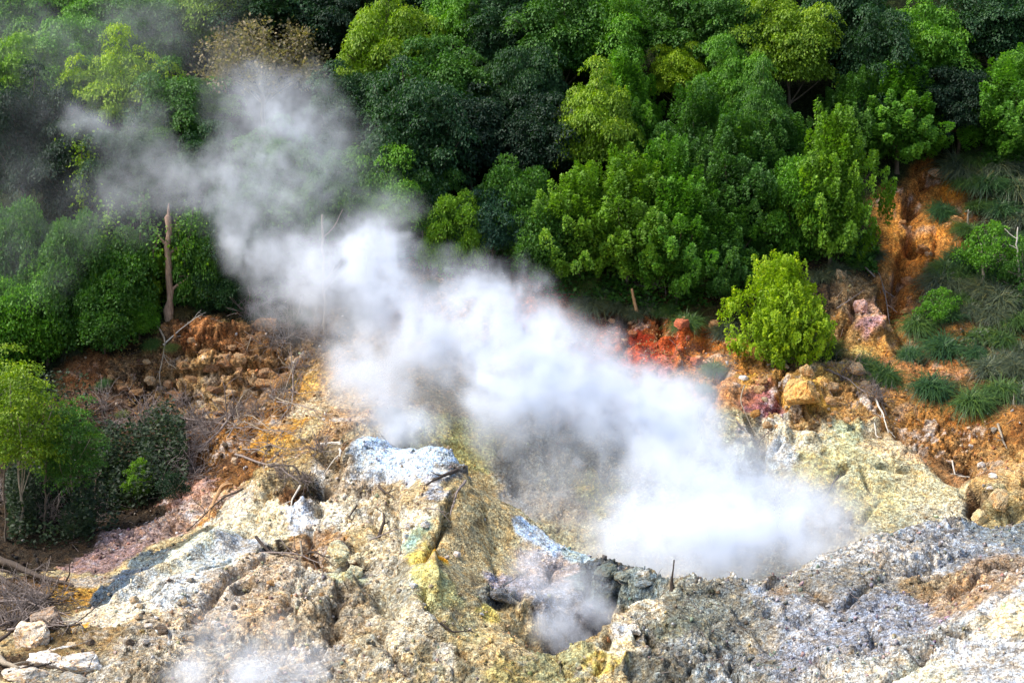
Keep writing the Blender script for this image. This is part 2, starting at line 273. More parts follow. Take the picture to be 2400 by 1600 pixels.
 (2140,410,34,(.50,.24,.09),.8),(2190,430,24,(.58,.26,.06),.6),(2110,460,34,(.40,.20,.09),.9),(2080,520,46,(.56,.29,.09),.7),(2130,520,44,(.58,.30,.10),.7),(2160,560,40,(.54,.28,.10),.7),(2060,480,36,(.50,.26,.09),.7),(2140,450,40,(.56,.27,.08),.7),(2060,620,34,(.50,.25,.09),.7),(2190,480,36,(.54,.28,.10),.7),(2170,510,40,(.54,.26,.08),.7),(2070,580,34,(.52,.25,.08),.8),(2120,590,34,(.50,.23,.07),.8),(2100,560,22,(.24,.12,.05),.9),(2090,640,34,(.48,.23,.08),.9),
 (2070,690,30,(.44,.20,.07),.9),(2100,720,34,(.34,.17,.08),.9),(2210,480,30,(.46,.24,.10),.8),(2040,660,24,(.40,.22,.10),.8),(1950,660,30,(.46,.32,.18),.8),(1990,720,26,(.62,.42,.32),.7),(2000,750,20,(.56,.36,.36),.6),(1960,700,26,(.42,.30,.18),.9),(1950,760,30,(.40,.26,.12),.9),
 (2010,790,30,(.56,.34,.13),.6),(2040,770,30,(.48,.28,.11),.7),(1990,800,20,(.66,.52,.22),.6),(2070,810,34,(.42,.23,.09),.8),(2030,840,34,(.40,.22,.10),.8),(2110,850,34,(.42,.22,.10),.8),(2170,840,34,(.44,.23,.10),.8),(2200,790,28,(.54,.29,.11),.6),(2230,840,40,(.44,.22,.09),.7),
 (2250,780,40,(.48,.27,.12),.7),(2150,900,40,(.38,.20,.09),.8),(2060,900,34,(.40,.23,.10),.8),(2280,700,60,(.12,.10,.05),.7),(2300,900,60,(.16,.11,.05),.7),(2300,500,90,(.07,.05,.025),.7),(2200,650,60,(.10,.07,.03),.7),
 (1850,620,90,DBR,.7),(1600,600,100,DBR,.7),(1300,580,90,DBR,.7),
]

# ------------------------------------------------------------------ the ground sheet
def axis(segs):
    a = []
    for x0, x1, d in segs: a += list(np.arange(x0, x1, d))
    return np.array(a + [segs[-1][1]])
YS = axis([(30, 41, .5), (41, 66, .062), (66, 72.6, .075), (72.6, 80, .16), (80, 100, .5), (100, 190, 2.5)])
TH = axis([(-30, -16.2, .4), (-16.2, 16.2, .042), (16.2, 30.01, .4)])
TX = np.tan(np.radians(TH))
nx, ny = len(TX), len(YS)
GY, GT = np.meshgrid(YS, TX, indexing='ij')
gx = (GT * GY).ravel(); gy = GY.ravel()
gz = height(np.stack([gx, gy], 1))
P0 = np.stack([gx, gy, gz], 1)
# broad warping of the colour lookup so that borders are ragged
Wp = P0 + np.stack([fbm(P0 * 0.9, 4, 50), fbm(P0 * 0.9, 4, 60), fbm(P0 * 0.9, 4, 70)], 1) * 0.42 \
        + np.stack([fbm(P0 * 4.0, 3, 51), fbm(P0 * 4.0, 3, 61), fbm(P0 * 4.0, 3, 71)], 1) * 0.26
cc = []; cr = []; ccol = []; crou = []
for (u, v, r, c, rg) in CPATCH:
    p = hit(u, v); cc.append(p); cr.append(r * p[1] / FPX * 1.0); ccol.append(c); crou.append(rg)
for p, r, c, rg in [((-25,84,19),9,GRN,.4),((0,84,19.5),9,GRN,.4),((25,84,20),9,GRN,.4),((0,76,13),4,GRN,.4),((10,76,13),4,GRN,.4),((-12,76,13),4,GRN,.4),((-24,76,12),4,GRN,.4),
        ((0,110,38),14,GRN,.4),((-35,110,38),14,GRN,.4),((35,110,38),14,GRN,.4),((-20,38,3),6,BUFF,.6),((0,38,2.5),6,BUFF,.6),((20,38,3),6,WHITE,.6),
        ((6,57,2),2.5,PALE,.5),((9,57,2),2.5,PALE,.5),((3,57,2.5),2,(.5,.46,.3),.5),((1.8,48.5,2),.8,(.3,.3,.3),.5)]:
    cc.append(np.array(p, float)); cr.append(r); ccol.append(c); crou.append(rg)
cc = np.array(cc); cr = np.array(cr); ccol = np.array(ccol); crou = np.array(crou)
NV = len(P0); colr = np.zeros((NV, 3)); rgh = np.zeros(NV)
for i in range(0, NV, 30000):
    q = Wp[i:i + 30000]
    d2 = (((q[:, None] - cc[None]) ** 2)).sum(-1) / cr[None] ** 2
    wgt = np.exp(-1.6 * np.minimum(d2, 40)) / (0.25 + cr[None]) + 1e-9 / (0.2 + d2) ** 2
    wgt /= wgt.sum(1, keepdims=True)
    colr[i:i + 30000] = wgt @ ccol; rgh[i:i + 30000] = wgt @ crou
# relief
Z = P0.reshape(ny, nx, 3)
def normals(Zg):
    du = np.gradient(Zg, axis=1); dv = np.gradient(Zg, axis=0); n = np.cross(du, dv)
    n /= np.linalg.norm(n, axis=2, keepdims=True) + 1e-9; n[n[..., 2] < 0] *= -1
    return n.reshape(-1, 3)
Nn = normals(Z)
amp = rgh * (1 - 0.5 * sstep(80, 100, gy)); am = np.clip(amp * 1.35 - .3, 0, 1) * (.30 + .75 * sstep(-.22, .22, fbm(P0 * .42, 3, 160)))
W3 = np.stack([fbm(P0 * .8, 3, 90), fbm(P0 * .8, 3, 93), fbm(P0 * .8, 3, 96)], 1)
PW = P0 + W3 * .55
big = fbm(P0 * 0.30, 3, 11) * 0.55
rid = fbm(PW * np.array([.75, .75, .75]), 5, 3, .52, True); rid = rid * np.abs(rid) * .26           # crags
steep = sstep(.80, .62, Nn[:, 2])
rill = -np.maximum(0, fbm((PW + W3 * .6) * np.array([1.1, .5, .38]), 4, 21, .5, True) - .2) * (.10 + .55 * steep)               # gullies down the slope
f1, f2, _i = worley(PW * np.array([1.1, 1.1, 1.9]), 5)
block = ((1 - sstep(0.0, 0.12, f2 - f1)) * -.07 + (_i - .5) * 0.11)
g1, g2, _j = worley(P0 * 5.6 + W3 * 1.2, 9)
stones = sstep(0.0, 0.5, g2 - g1) * 0.035 + np.maximum(0, _j - .6) * 0.17
h1_, h2_, _k = worley(P0 * 12.5 + W3 * 1.5, 29)
crumbs = sstep(0, .5, h2_ - h1_) * .02 + np.maximum(0, _k - .62) * .09
fine = fbm(P0 * np.array([3.2, 4.2, 6.0]), 5, 31, 0.62) * 0.11
bed = sstep(3.6, 1.4, np.linalg.norm((P0 - hit(500, 850)) * np.array([0.55, 1.0, 1.3]), axis=1))
bf1, bf2, bi = worley(PW * np.array([0.9, 1.0, 2.6]), 19)
bedd = (-(1 - sstep(0.0, 0.10, bf2 - bf1)) * 0.22 + (bi - .5) * 0.30) * bed
cre = fbm(PW * np.array([.55, .55, .55]) + 7.3, 4, 41, 0.5)                        # open cracks where the noise crosses zero
crack = (1 - sstep(0.0, 0.035, np.abs(cre)))
disp = big * (0.3 + 0.7 * amp) + rid * (.25 + .95 * am) + rill * (0.35 + .65 * am) + (block + stones + crumbs) * am + fine * (0.12 + am * .9) + bedd - crack * .20 * am - .02
# single hollows (negative) and humps (positive): (u, v, radius px, metres)
DENT = [(640,1252,30,-1.3),(690,1265,28,-1.2),(730,1115,26,-1.2),(780,1050,18,-.7),(560,1180,10,-.5),(760,1040,24,-.8),(700,1120,16,-.4),(828,1298,12,-.6),(560,1352,20,-.6),(1150,1388,16,-.15),(1385,1425,30,-.7),
        (1350,1340,14,-.5),(1395,1322,18,.35),(1160,1372,30,-.2),(1120,1352,16,.25),(880,1085,12,-.4),(960,1100,10,-.3),(770,1300,22,.45),(805,1330,24,.35),(900,1185,16,.3),(250,1385,12,-.4),(300,1330,16,-.4),
        (700,1150,22,.35),(620,1120,40,.4),(470,1130,24,.3),(500,1250,60,.35),(1850,930,34,.75),(1880,900,20,.4),(1870,985,14,-.5),(1920,1180,20,-.6),(1880,1140,14,-.5),(1725,1040,14,-.8),(1735,1090,14,-.8),
        (1700,1010,14,-.5),(2245,1180,20,-.6),(2235,1120,22,-.6),(2280,1180,22,.4),(2210,1090,20,-.4),(1960,985,22,.35),(1790,1000,26,.35),(1860,1010,22,.35),(1840,1050,12,-.25),(1815,1045,7,-.2),(1770,1060,7,-.2),
        (2100,570,24,-.6),(2075,640,24,-.6),(2130,600,20,.4),(2180,520,24,.4),(1990,740,30,.5),(2055,700,26,-.6),(1520,850,20,-.5),(1580,790,26,.5),(1530,800,24,.4),(1460,780,22,-.4),(1620,800,16,-.5),(1640,830,20,.3),
        (1170,1050,16,-.6),(1300,1050,40,.5),(1210,1080,26,-.5),(1360,1110,26,.4),(1310,1110,14,-.3),(480,1160,14,.4),(350,1260,24,-.3),(1700,1500,30,-.2),(1480,1550,40,-.35),(1870,1420,30,-.25),(1770,1395,14,-.35)]
for (u, v, r, a) in DENT:
    p = hit(u, v); rr = r * p[1] / FPX
    d = np.linalg.norm(P0 + W3 * min(.5, rr) * 1.2 - p, axis=1) / rr
    disp += a * np.exp(-d ** 3)
crestfade = 1.0
# gullies, cracks (negative) and ribs, ledges (positive) that run along a line: (points, radius px, metres)
STROKE = [([(1035,1195),(1000,1225),(955,1285),(960,1370),(1040,1440),(1130,1490)],10,-.55),([(1050,1130),(1005,1200),(980,1285),(985,1350)],12,.30),
 ([(825,1285),(840,1340),(900,1420),(1000,1450),(1080,1500)],11,-.50),([(905,1215),(895,1280),(930,1330)],9,-.40),([(700,1060),(730,1130),(715,1210),(725,1290)],9,-.45),
 ([(860,1080),(850,1150),(870,1230)],8,-.35),([(940,1110),(930,1170),(900,1215)],8,-.35),([(1075,1095),(1045,1150),(1040,1200)],9,-.40),([(1010,1095),(990,1140),(1000,1180)],7,-.3),
 ([(640,1110),(590,1160),(560,1215)],12,-.40),([(520,1130),(490,1180),(470,1225)],9,-.35),([(540,1240),(450,1275),(330,1345),(250,1410)],14,.30),([(520,1290),(430,1325),(330,1385)],9,-.30),
 ([(600,1290),(520,1350),(430,1420)],12,-.35),([(700,1320),(640,1400),(560,1490)],12,-.35),([(800,1360),(760,1440),(720,1520)],12,-.35),([(860,1440),(900,1500),(960,1568)],12,-.40),([(430,1440),(520,1470),(640,1475)],10,-.25),
 ([(1735,965),(1742,1040),(1765,1110)],11,-.9),([(1790,1010),(1778,1060),(1775,1110)],6,-.28),([(1822,1010),(1805,1055),(1795,1100)],6,-.28),([(1850,1020),(1835,1070)],6,-.22),([(1690,990),(1715,1050),(1730,1100)],7,-.35),
 ([(1925,1075),(1915,1120),(1885,1170)],10,-.6),([(2060,975),(2130,1030),(2180,1090),(2245,1150),(2255,1200)],14,-.7),([(2180,1010),(2225,1080),(2250,1130)],10,-.5),([(2000,1150),(1985,1200)],8,-.4),
 ([(1640,950),(1720,960),(1780,985),(1850,975),(1930,985),(2030,985),(2110,1010)],9,-.45),([(1770,965),(1850,950),(1950,965),(2050,965)],12,.35),([(2010,1060),(2080,1075),(2140,1110)],8,-.35),([(1880,1040),(1960,1060),(1990,1110)],8,-.3),
 ([(2280,1090),(2295,1150),(2285,1190)],9,-.45),([(2330,1040),(2345,1110)],10,-.5),
 ([(1480,1395),(1560,1450),(1640,1520),(1700,1568)],12,-.40),([(1640,1350),(1740,1420),(1850,1500),(1920,1568)],13,-.42),([(1800,1320),(1900,1370),(1990,1440),(2040,1520)],12,-.38),([(2250,1260),(2120,1310),(2010,1350),(1930,1400)],12,-.38),
 ([(1400,1470),(1385,1520),(1370,1568)],10,-.45),([(1440,1470),(1450,1520),(1440,1568)],10,.35),([(1900,1290),(1800,1330),(1700,1360)],9,.22),([(2352,1360),(2240,1440),(2130,1510),(2040,1568)],12,-.45),([(2352,1290),(2250,1330),(2180,1400)],12,-.35),
 ([(1280,1290),(1240,1340),(1200,1370)],9,-.35),([(1350,1310),(1335,1360),(1300,1400)],9,-.45),([(1420,1340),(1400,1390)],9,-.4),([(1110,1180),(1140,1260),(1150,1330)],9,-.16),
 ([(2130,410),(2090,480),(2100,560),(2070,640),(2050,720)],14,-.6),([(2180,440),(2150,520),(2140,590)],11,-.4),([(2010,650),(2000,720),(2030,790)],12,.35),([(1960,680),(1945,740),(1940,790)],10,-.4),([(2050,720),(2090,800),(2150,860)],11,-.4),
 ([(1420,700),(1440,760),(1420,820)],11,-.4),([(1510,710),(1520,770),(1500,830)],11,-.4),([(1590,730),(1575,790),(1560,840)],11,.4),([(1660,860),(1640,910),(1620,950)],11,-.4),([(1800,870),(1790,920),(1770,960)],10,-.4),([(1900,900),(1930,950),(1960,985)],10,-.4),
 ([(1150,1010),(1180,1070),(1200,1130)],12,-.7),([(1260,1010),(1250,1060),(1280,1120)],10,-.4),([(1380,1060),(1390,1120),(1360,1160)],12,-.5),
 ([(360,815),(450,800),(560,812),(640,800)],8,-.5),([(360,850),(450,868),(560,850),(660,845)],7,-.5),([(380,900),(480,905),(600,890)],7,-.45),([(430,780),(540,768),(630,770)],8,.4),([(390,835),(480,838),(600,828)],8,.35),([(400,885),(500,888),(600,872)],8,.30),
 ([(620,960),(560,1030),(520,1090)],12,-.4),([(690,880),(660,950),(600,1010)],11,-.4)]
strk = np.zeros(NV)
for q, r, a in STROKE:
    K = np.array([hit(*c) for c in q]); rr = r * K[:, 1].mean() / FPX
    bb = (P0[:, 0] > K[:, 0].min() - 2) & (P0[:, 0] < K[:, 0].max() + 2) & (P0[:, 1] > K[:, 1].min() - 2) & (P0[:, 1] < K[:, 1].max() + 2)
    X = P0[bb] + W3[bb] * .42; dmin = np.full(len(X), 99.)
    for A_, B_ in zip(K[:-1], K[1:]):
        ab = B_ - A_; t = np.clip((X - A_) @ ab / (ab @ ab), 0, 1); dmin = np.minimum(dmin, np.linalg.norm(X - A_ - t[:, None] * ab, axis=1))
    e = np.exp(-(dmin / rr) ** 2); disp[bb] += a * e
    if a < 0: strk[bb] = np.maximum(strk[bb], e * min(1, -a * 1.6))
P1 = P0 + Nn * disp[:, None]
# colour follows the rock: joints, stones of different minerals, soil in the cracks
lum = colr.mean(1, keepdims=True); leftbank = sstep(5.5, 3.0, np.linalg.norm((P0 - hit(450, 860)) * np.array([.7, 1, 1]), axis=1))[:, None]
colr = np.clip(lum + (colr - lum) * (1.14 - .30 * leftbank), .01, 1) ** 1.12 * .78
tone = 0.72 + 0.55 * bi; jn = sstep(0.0, 0.10, bf2 - bf1)
colr = colr * (1 - bed[:, None] * 0.8 * (1 - (tone * (.3 + .7 * jn))[:, None]))
soil_in = np.clip(crack * .75 + strk * .55 + np.clip(-rill * 1.6, 0, .5) + (1 - sstep(0, .12, f2 - f1)) * .35, 0, .85)[:, None] * am[:, None]
colr = colr * (1 - soil_in) + colr * np.array([.36, .26, .18]) * soil_in
st = (np.clip((_j - .5) * .9, -.22, .42) + np.clip((_k - .5) * .7, -.15, .3))[:, None] * (am * .9 + .1)[:, None]
colr = np.clip(colr * (1 + st), .004, .86)
# bleached salt crust in drifting flakes
salt = sstep(.16, .34, fbm(PW * 1.3, 5, 120, .62)) * am * .45 * (colr.mean(1) > .12)
colr = colr * (1 - salt[:, None]) + np.array([.60, .60, .58]) * salt[:, None]
mud = sstep(.14, .36, fbm(PW * 1.0 + 9, 5, 140, .62)) * am * .5
colr = colr * (1 - mud[:, None] * (1 - np.array([.42, .33, .22])))
Zg = P1.reshape(ny, nx, 3)
# which named piece of land each face belongs to
fx, fy = gx.reshape(ny, nx)[:-1, :-1], gy.reshape(ny, nx)[:-1, :-1]
idx = np.arange(NV).reshape(ny, nx)
quads = np.stack([idx[:-1, :-1], idx[:-1, 1:], idx[1:, 1:], idx[1:, :-1]], -1)
def region():
    reg = np.zeros(fx.shape, int)                       # 0 = rocky mound and foreground
    # grey ridge: right of and nearer than the valley line
    vx = np.array([-3, 0.2, 1.2, 2.2, 3.6, 5.2, 7.5, 10.2, 13.5, 17, 40]); vy = np.array([40, 45.5, 47.6, 48.6, 50.5, 51.8, 53.2, 55.0, 57.4, 59.4, 62])
    reg[(fy < np.interp(fx, vx, vy)) & (fx > -1.2)] = 1
    # crater floor and back wall up to the banks
    wx = np.array([-60, -30, -14, -9.5, -7, -4, -1, 2, 5, 12, 16, 60]); wy = np.array([55, 55, 52, 56.5, 58.5, 58.5, 57.2, 56.0, 52, 56, 58.4, 62])
    reg[(fy >= np.interp(fx, wx, wy)) & (reg == 0)] = 2
    hx = np.array([-60, -20, -10, 0, 8, 12, 16, 60]); hy = np.array([72, 72, 72.4, 72.4, 71.8, 71.5, 78, 79])
    reg[fy >= np.interp(fx, hx, hy)] = 3
    return reg
REG = region()
def land(name, k):
    q = quads[REG == k].reshape(-1, 4)
    used, inv = np.unique(q.ravel(), return_inverse=True)
    me = bpy.data.meshes.new(name); me.vertices.add(len(used)); me.vertices.foreach_set('co', P1[used].ravel())
    me.loops.add(q.size); me.loops.foreach_set('vertex_index', inv.ravel().astype(np.int32))
    me.polygons.add(len(q)); me.polygons.foreach_set('loop_start', np.arange(0, q.size, 4, dtype=np.int32))
    me.polygons.foreach_set('loop_total', np.full(len(q), 4, np.int32)); me.update(calc_edges=True)
    me.polygons.foreach_set('use_smooth', np.ones(len(q), bool))
    a = me.color_attributes.new('Col', 'FLOAT_COLOR', 'POINT')
    a.data.foreach_set('color', np.concatenate([colr[used], np.ones((len(used), 1))], 1).astype(np.float32).ravel())
    me.materials.append(SOIL); me.validate()
    o = bpy.data.objects.new(name, me); COL.objects.link(o); o['kind'] = 'structure'; return o
land('rocky_ground', 0); land('gray_ridge_ground', 1); land('hillside_earth', 2); land('forest_floor', 3)
def gz_at(x, y):
    """height of the finished relief (nearest grid vertex)"""
    j = np.clip(np.searchsorted(YS, y), 1, ny - 1); i = np.clip(np.searchsorted(TX, x / y), 1, nx - 1)
    return Zg[j, i, 2]

# ------------------------------------------------------------------ things: helpers
rng = np.random.default_rng(7)
def tag(o, label, cat, group=None):
    o['label'] = label; o['category'] = cat
    if group: o['group'] = group
    return o
def mesh(name, V, F, m, smooth=False, mats=None, fm=None):
    me = bpy.data.meshes.new(name); V = np.asarray(V, np.float32)
    me.vertices.add(len(V)); me.vertices.foreach_set('co', V.ravel())
    F = np.asarray(F, np.int32); k = F.shape[1]
    me.loops.add(F.size); me.loops.foreach_set('vertex_index', F.ravel())
    me.polygons.add(len(F)); me.polygons.foreach_set('loop_start', np.arange(0, F.size, k, dtype=np.int32))
    me.polygons.foreach_set('loop_total', np.full(len(F), k, np.int32))
    if smooth: me.polygons.foreach_set('use_smooth', np.ones(len(F), bool))
    me.update(calc_edges=True); me.materials.append(m); return me
def link(name, me, parent=None, loc=None):
    o = bpy.data.objects.new(name, me); COL.objects.link(o)
    if parent is not None: o.parent = parent
    if loc is not None: o.location = loc
    return o
def unit(a): return a / (np.linalg.norm(a, axis=-1, keepdims=True) + 1e-9)

def leaf_material(name, rough=0.55, trans=0.3):
    m, n = mat(name)
    oi = N(n, 'ShaderNodeObjectInfo'); at_ = N(n, 'ShaderNodeAttribute', attribute_name='rnd')
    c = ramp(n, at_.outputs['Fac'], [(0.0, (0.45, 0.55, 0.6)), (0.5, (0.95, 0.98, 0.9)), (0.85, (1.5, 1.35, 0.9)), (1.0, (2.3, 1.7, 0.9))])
    c = mixc(n, 1.0, oi.outputs['Color'], c, 'MULTIPLY')
    p = N(n, 'ShaderNodeBsdfPrincipled'); p.inputs['Roughness'].default_value = rough
    p.inputs['Specular IOR Level'].default_value = 0.3; L(n, c, p.inputs['Base Color'])
    t = N(n, 'ShaderNodeBsdfTranslucent'); tcol = mixc(n, 1.0, c, (1.5, 1.7, 0.6, 1), 'MULTIPLY'); L(n, tcol, t.inputs['Color'])
    ms = N(n, 'ShaderNodeMixShader'); ms.inputs[0].default_value = trans
    L(n, p.outputs[0], ms.inputs[1]); L(n, t.outputs[0], ms.inputs[2]); out(n, ms.outputs[0]); return m
LEAF = leaf_material('leaf'); BLADE = leaf_material('grass_blade', 0.45, 0.2)
def bark_material(name, c1, c2, sc_=(6, 6, 1.2)):
    m, n = mat(name); tc = N(n, 'ShaderNodeTexCoord').outputs['Object']
    mp = N(n, 'ShaderNodeMapping'); mp.inputs['Scale'].default_value = sc_; L(n, tc, mp.inputs['Vector'])
    f = noise(n, mp.outputs[0], 4.0, 6, 0.7, 0.5)
    c = ramp(n, f, [(0.3, c1), (0.7, c2)])
    p = N(n, 'ShaderNodeBsdfPrincipled'); p.inputs['Roughness'].default_value = 0.9; L(n, c, p.inputs['Base Color'])
    b = N(n, 'ShaderNodeBump'); b.inputs['Strength'].default_value = 0.8; b.inputs['Distance'].default_value = 0.03
    L(n, f, b.inputs['Height']); L(n, b.outputs[0], p.inputs['Normal']); out(n, p.outputs[0]); return m
BARK = bark_material('bark', (.05, .035, .025), (.16, .12, .08)); PBARK = bark_material('pale_bark', (.16, .12, .08), (.42, .36, .27))
DEADW = bark_material('dead_wood', (.09, .065, .055), (.34, .28, .25)); DARKW = bark_material('wet_dark_wood', (.02, .015, .012), (.10, .07, .05))
BLEACH = bark_material('bleached_wood', (.38, .33, .27), (.72, .66, .56)); OCHW = bark_material('splintered_wood', (.24, .11, .04), (.55, .34, .16))

def tubes(paths, sides=5):
    """paths: list of (points (n,3), radii (n,)); returns verts, quads"""
    V = []; F = []; base = 0
    ang = np.arange(sides) * 2 * math.pi / sides
    for P, r in paths:
        P = np.asarray(P, float); r = np.asarray(r, float); n = len(P)
        T = unit(np.gradient(P, axis=0)); ref = np.array([0.31, 0.17, 0.93]) if abs(T[:, 2].mean()) < 0.8 else np.array([0.95, 0.2, 0.1])
        A = unit(np.cross(T, ref)); B = np.cross(T, A)
        ring = P[:, None] + (A[:, None] * np.cos(ang)[None, :, None] + B[:, None] * np.sin(ang)[None, :, None]) * r[:, None, None]
        V.append(ring.reshape(-1, 3)); i = np.arange(n - 1)[:, None] * sides + np.arange(sides)[None]
        j = np.arange(n - 1)[:, None] * sides + (np.arange(sides)[None] + 1) % sides
        F.append(np.stack([i, j, j + sides, i + sides], -1).reshape(-1, 4) + base); base += n * sides
        V.append(P[[-1]] + T[[-1]] * r[-1]); tip = base; base += 1
        k = tip - sides; F.append(np.array([[k + a, k + (a + 1) % sides, tip, tip] for a in range(sides)]))
        F[-1] = F[-1][:, [0, 1, 2, 2]]
    V = np.concatenate(V); F = np.concatenate(F); return V, F
def tube_mesh(name, paths, m, sides=5):
    V, F = tubes(paths, sides)
    quad = F[:, 2] != F[:, 3]
    me = bpy.data.meshes.new(name); q = F[quad]; t = F[~quad][:, :3]
    me.vertices.add(len(V)); me.vertices.foreach_set('co', V.astype(np.float32).ravel())
    lp = np.concatenate([q.ravel(), t.ravel()]); me.loops.add(len(lp)); me.loops.foreach_set('vertex_index', lp.astype(np.int32))
    tot = np.concatenate([np.full(len(q), 4), np.full(len(t), 3)]).astype(np.int32)
    me.polygons.add(len(tot)); me.polygons.foreach_set('loop_start', np.concatenate([[0], np.cumsum(tot)[:-1]]).astype(np.int32))
    me.polygons.foreach_set('loop_total', tot); me.polygons.foreach_set('use_smooth', np.ones(len(tot), bool))
    me.update(calc_edges=True); me.materials.append(m); return me
def wander(g, p0, d, length, n, bend, up=0.0):
    P = [np.array(p0, float)]; d = unit(np.array(d, float)); st = length / (n - 1)
    for k in range(n - 1):
        d = unit(d + g.normal(0, bend, 3) + np.array([0, 0, up])); P.append(P[-1] + d * st)
    return np.array(P)
def leaves_mesh(name, C, A, Nn_, S, W=0.42, m=None, rnd=None):
    """C base, A axis, N normal, S length -> two triangles per leaf, folded on the midrib"""
    A = unit(A); B = unit(np.cross(A, Nn_)); Nv = np.cross(B, A); n = len(C); S = S[:, None]
    V = np.stack([C, C + A * S * .5 + B * S * W + Nv * S * .1, C + A * S - Nv * S * .12, C + A * S * .5 - B * S * W + Nv * S * .1], 1).reshape(-1, 3)
    b = np.arange(n)[:, None] * 4
    F = np.concatenate([b + np.array([0, 1, 2]), b + np.array([0, 2, 3])], 0)
    me = mesh(name, V, F, m or LEAF)
    a = me.attributes.new('rnd', 'FLOAT', 'POINT'); a.data.foreach_set('value', np.repeat(rnd, 4).astype(np.float32)); return me

def sph(g, n): return unit(g.normal(size=(n, 3)))
def crown_layered(seed, npad=100, per=440, leaf=0.125, Rr=2.9, Hh=4.4, flat=0.42, padr=(0.42, 0.85), zlow=-0.75, topgold=0.0):
    """broad crown of flat foliage pads stepping down a dome"""
    g = np.random.default_rng(seed); C = []; A = []; Nl = []; S = []; Rn = []; pads = []
    for k in range(npad):
        while True:
            d = sph(g, 1)[0]
            if d[2] > zlow: break
        az = math.atan2(d[1], d[0]); lob = 1 + .16 * math.sin(2 * az + seed) + .13 * math.sin(3 * az + seed * 2.3)
        rad = g.uniform(.55, 1.0) * lob
        c = np.array([d[0] * Rr * rad, d[1] * Rr * rad, Hh * (.46 + d[2] * .54 * rad)]); pads.append(c)
        pr = g.uniform(*padr); pt = pr * flat * g.uniform(.8, 1.3); n = int(per * pr * pr)
        a = g.uniform(0, 2 * math.pi, n); r = np.sqrt(g.uniform(0, 1, n)) * pr * (1 + .22 * np.sin(a * 3 + g.uniform(0, 6)) + .12 * np.sin(a * 7 + g.uniform(0, 6)))
        rr = np.clip(r / pr, 0, 1.2)
        tilt = np.array([d[0], d[1]]) * -.22
        x = np.cos(a) * r; y = np.sin(a) * r
        z = pt * (1 - rr ** 2) - pt * .5 * (g.uniform(0, 1, n) ** 2) + x * tilt[0] + y * tilt[1] + g.normal(0, .05, n)
        C.append(np.stack([x, y, z], 1) + c)
        o = np.stack([np.cos(a), np.sin(a), -.25 - rr * .5 + g.normal(0, .25, n)], 1) + g.normal(0, .45, (n, 3)); A.append(o)
        Nl.append(np.stack([np.cos(a) * rr * .7, np.sin(a) * rr * .7, np.ones(n)], 1) + g.normal(0, .35, (n, 3)))
        S.append(leaf * g.uniform(.7, 1.35, n)); pv = g.uniform(-.12, .12)
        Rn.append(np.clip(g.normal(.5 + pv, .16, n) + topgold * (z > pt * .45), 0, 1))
    n = int(npad * per * .25); d = sph(g, n) * (g.uniform(0, 1, (n, 1)) ** .4); d[:, 2] = np.abs(d[:, 2]) * 1.3 - .45
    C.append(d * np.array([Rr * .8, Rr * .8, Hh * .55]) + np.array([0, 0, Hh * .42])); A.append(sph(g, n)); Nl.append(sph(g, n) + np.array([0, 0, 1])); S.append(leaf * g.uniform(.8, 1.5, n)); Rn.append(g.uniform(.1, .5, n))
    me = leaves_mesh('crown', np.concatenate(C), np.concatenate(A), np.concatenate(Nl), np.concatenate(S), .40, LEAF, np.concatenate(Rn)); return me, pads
def crown_spire(seed, nsh=90, per=210, leaf=0.13, Rr=2.2, Hh=4.2, sh=(.45, .95), gold=.12):
    """dome of upright leafy shoots"""
    g = np.random.default_rng(seed); C = []; A = []; Nl = []; S = []; Rn = []; pads = []
    for k in range(nsh):
        a = g.uniform(0, 2 * math.pi); t = g.uniform(0, 1) ** .95; rr = math.sqrt(g.uniform(.0, 1))
        z = Hh * (.03 + .80 * t); rmax = Rr * math.sin(math.pi * (.20 + .80 * t)) ** .75 + .12
        lb = 1 + .20 * math.sin(2 * a + seed + 2 * t) + .22 * math.sin(3 * a + seed * 3 + 5 * t); r = rmax * (.62 + .38 * rr) * lb
        c = np.array([math.cos(a) * r, math.sin(a) * r, z + .35 * (lb - 1) * Hh * .3]); pads.append(c)
        h = g.uniform(*sh) * (1.0 + .8 * (t > .86)); br = h * g.uniform(.34, .50)
        ax = unit(np.array([math.cos(a) * 1.3 * (1 - t), math.sin(a) * 1.3 * (1 - t), 1]) + g.normal(0, .25, 3)); n = int(per * h)
        q = g.uniform(0, 1, n) ** 1.15; ph = g.uniform(0, 2 * math.pi, n); pr = br * (1 - q) ** .8 * np.sqrt(g.uniform(.35, 1, n)) + .02
        u1 = unit(np.cross(ax, [.3, .9, .1])); u2 = np.cross(ax, u1); o = u1 * np.cos(ph)[:, None] + u2 * np.sin(ph)[:, None]
        C.append(c + ax * (q * h)[:, None] + o * pr[:, None])
        A.append(o + ax * (g.uniform(.2, 1.1, n))[:, None] + g.normal(0, .3, (n, 3))); Nl.append(ax * 1.0 - o * .4 + g.normal(0, .35, (n, 3)))
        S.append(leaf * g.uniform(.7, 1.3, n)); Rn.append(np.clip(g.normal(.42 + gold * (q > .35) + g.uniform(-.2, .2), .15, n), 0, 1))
    n = int(nsh * per * .22); d = sph(g, n) * (g.uniform(0, 1, (n, 1)) ** .4)
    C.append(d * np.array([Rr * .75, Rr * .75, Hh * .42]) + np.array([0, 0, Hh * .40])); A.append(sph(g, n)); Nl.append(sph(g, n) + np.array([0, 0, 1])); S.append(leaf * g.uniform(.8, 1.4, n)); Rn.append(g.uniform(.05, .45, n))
    me = leaves_mesh('crown', np.concatenate(C), np.concatenate(A), np.concatenate(Nl), np.concatenate(S), .36, LEAF, np.concatenate(Rn)); return me, pads
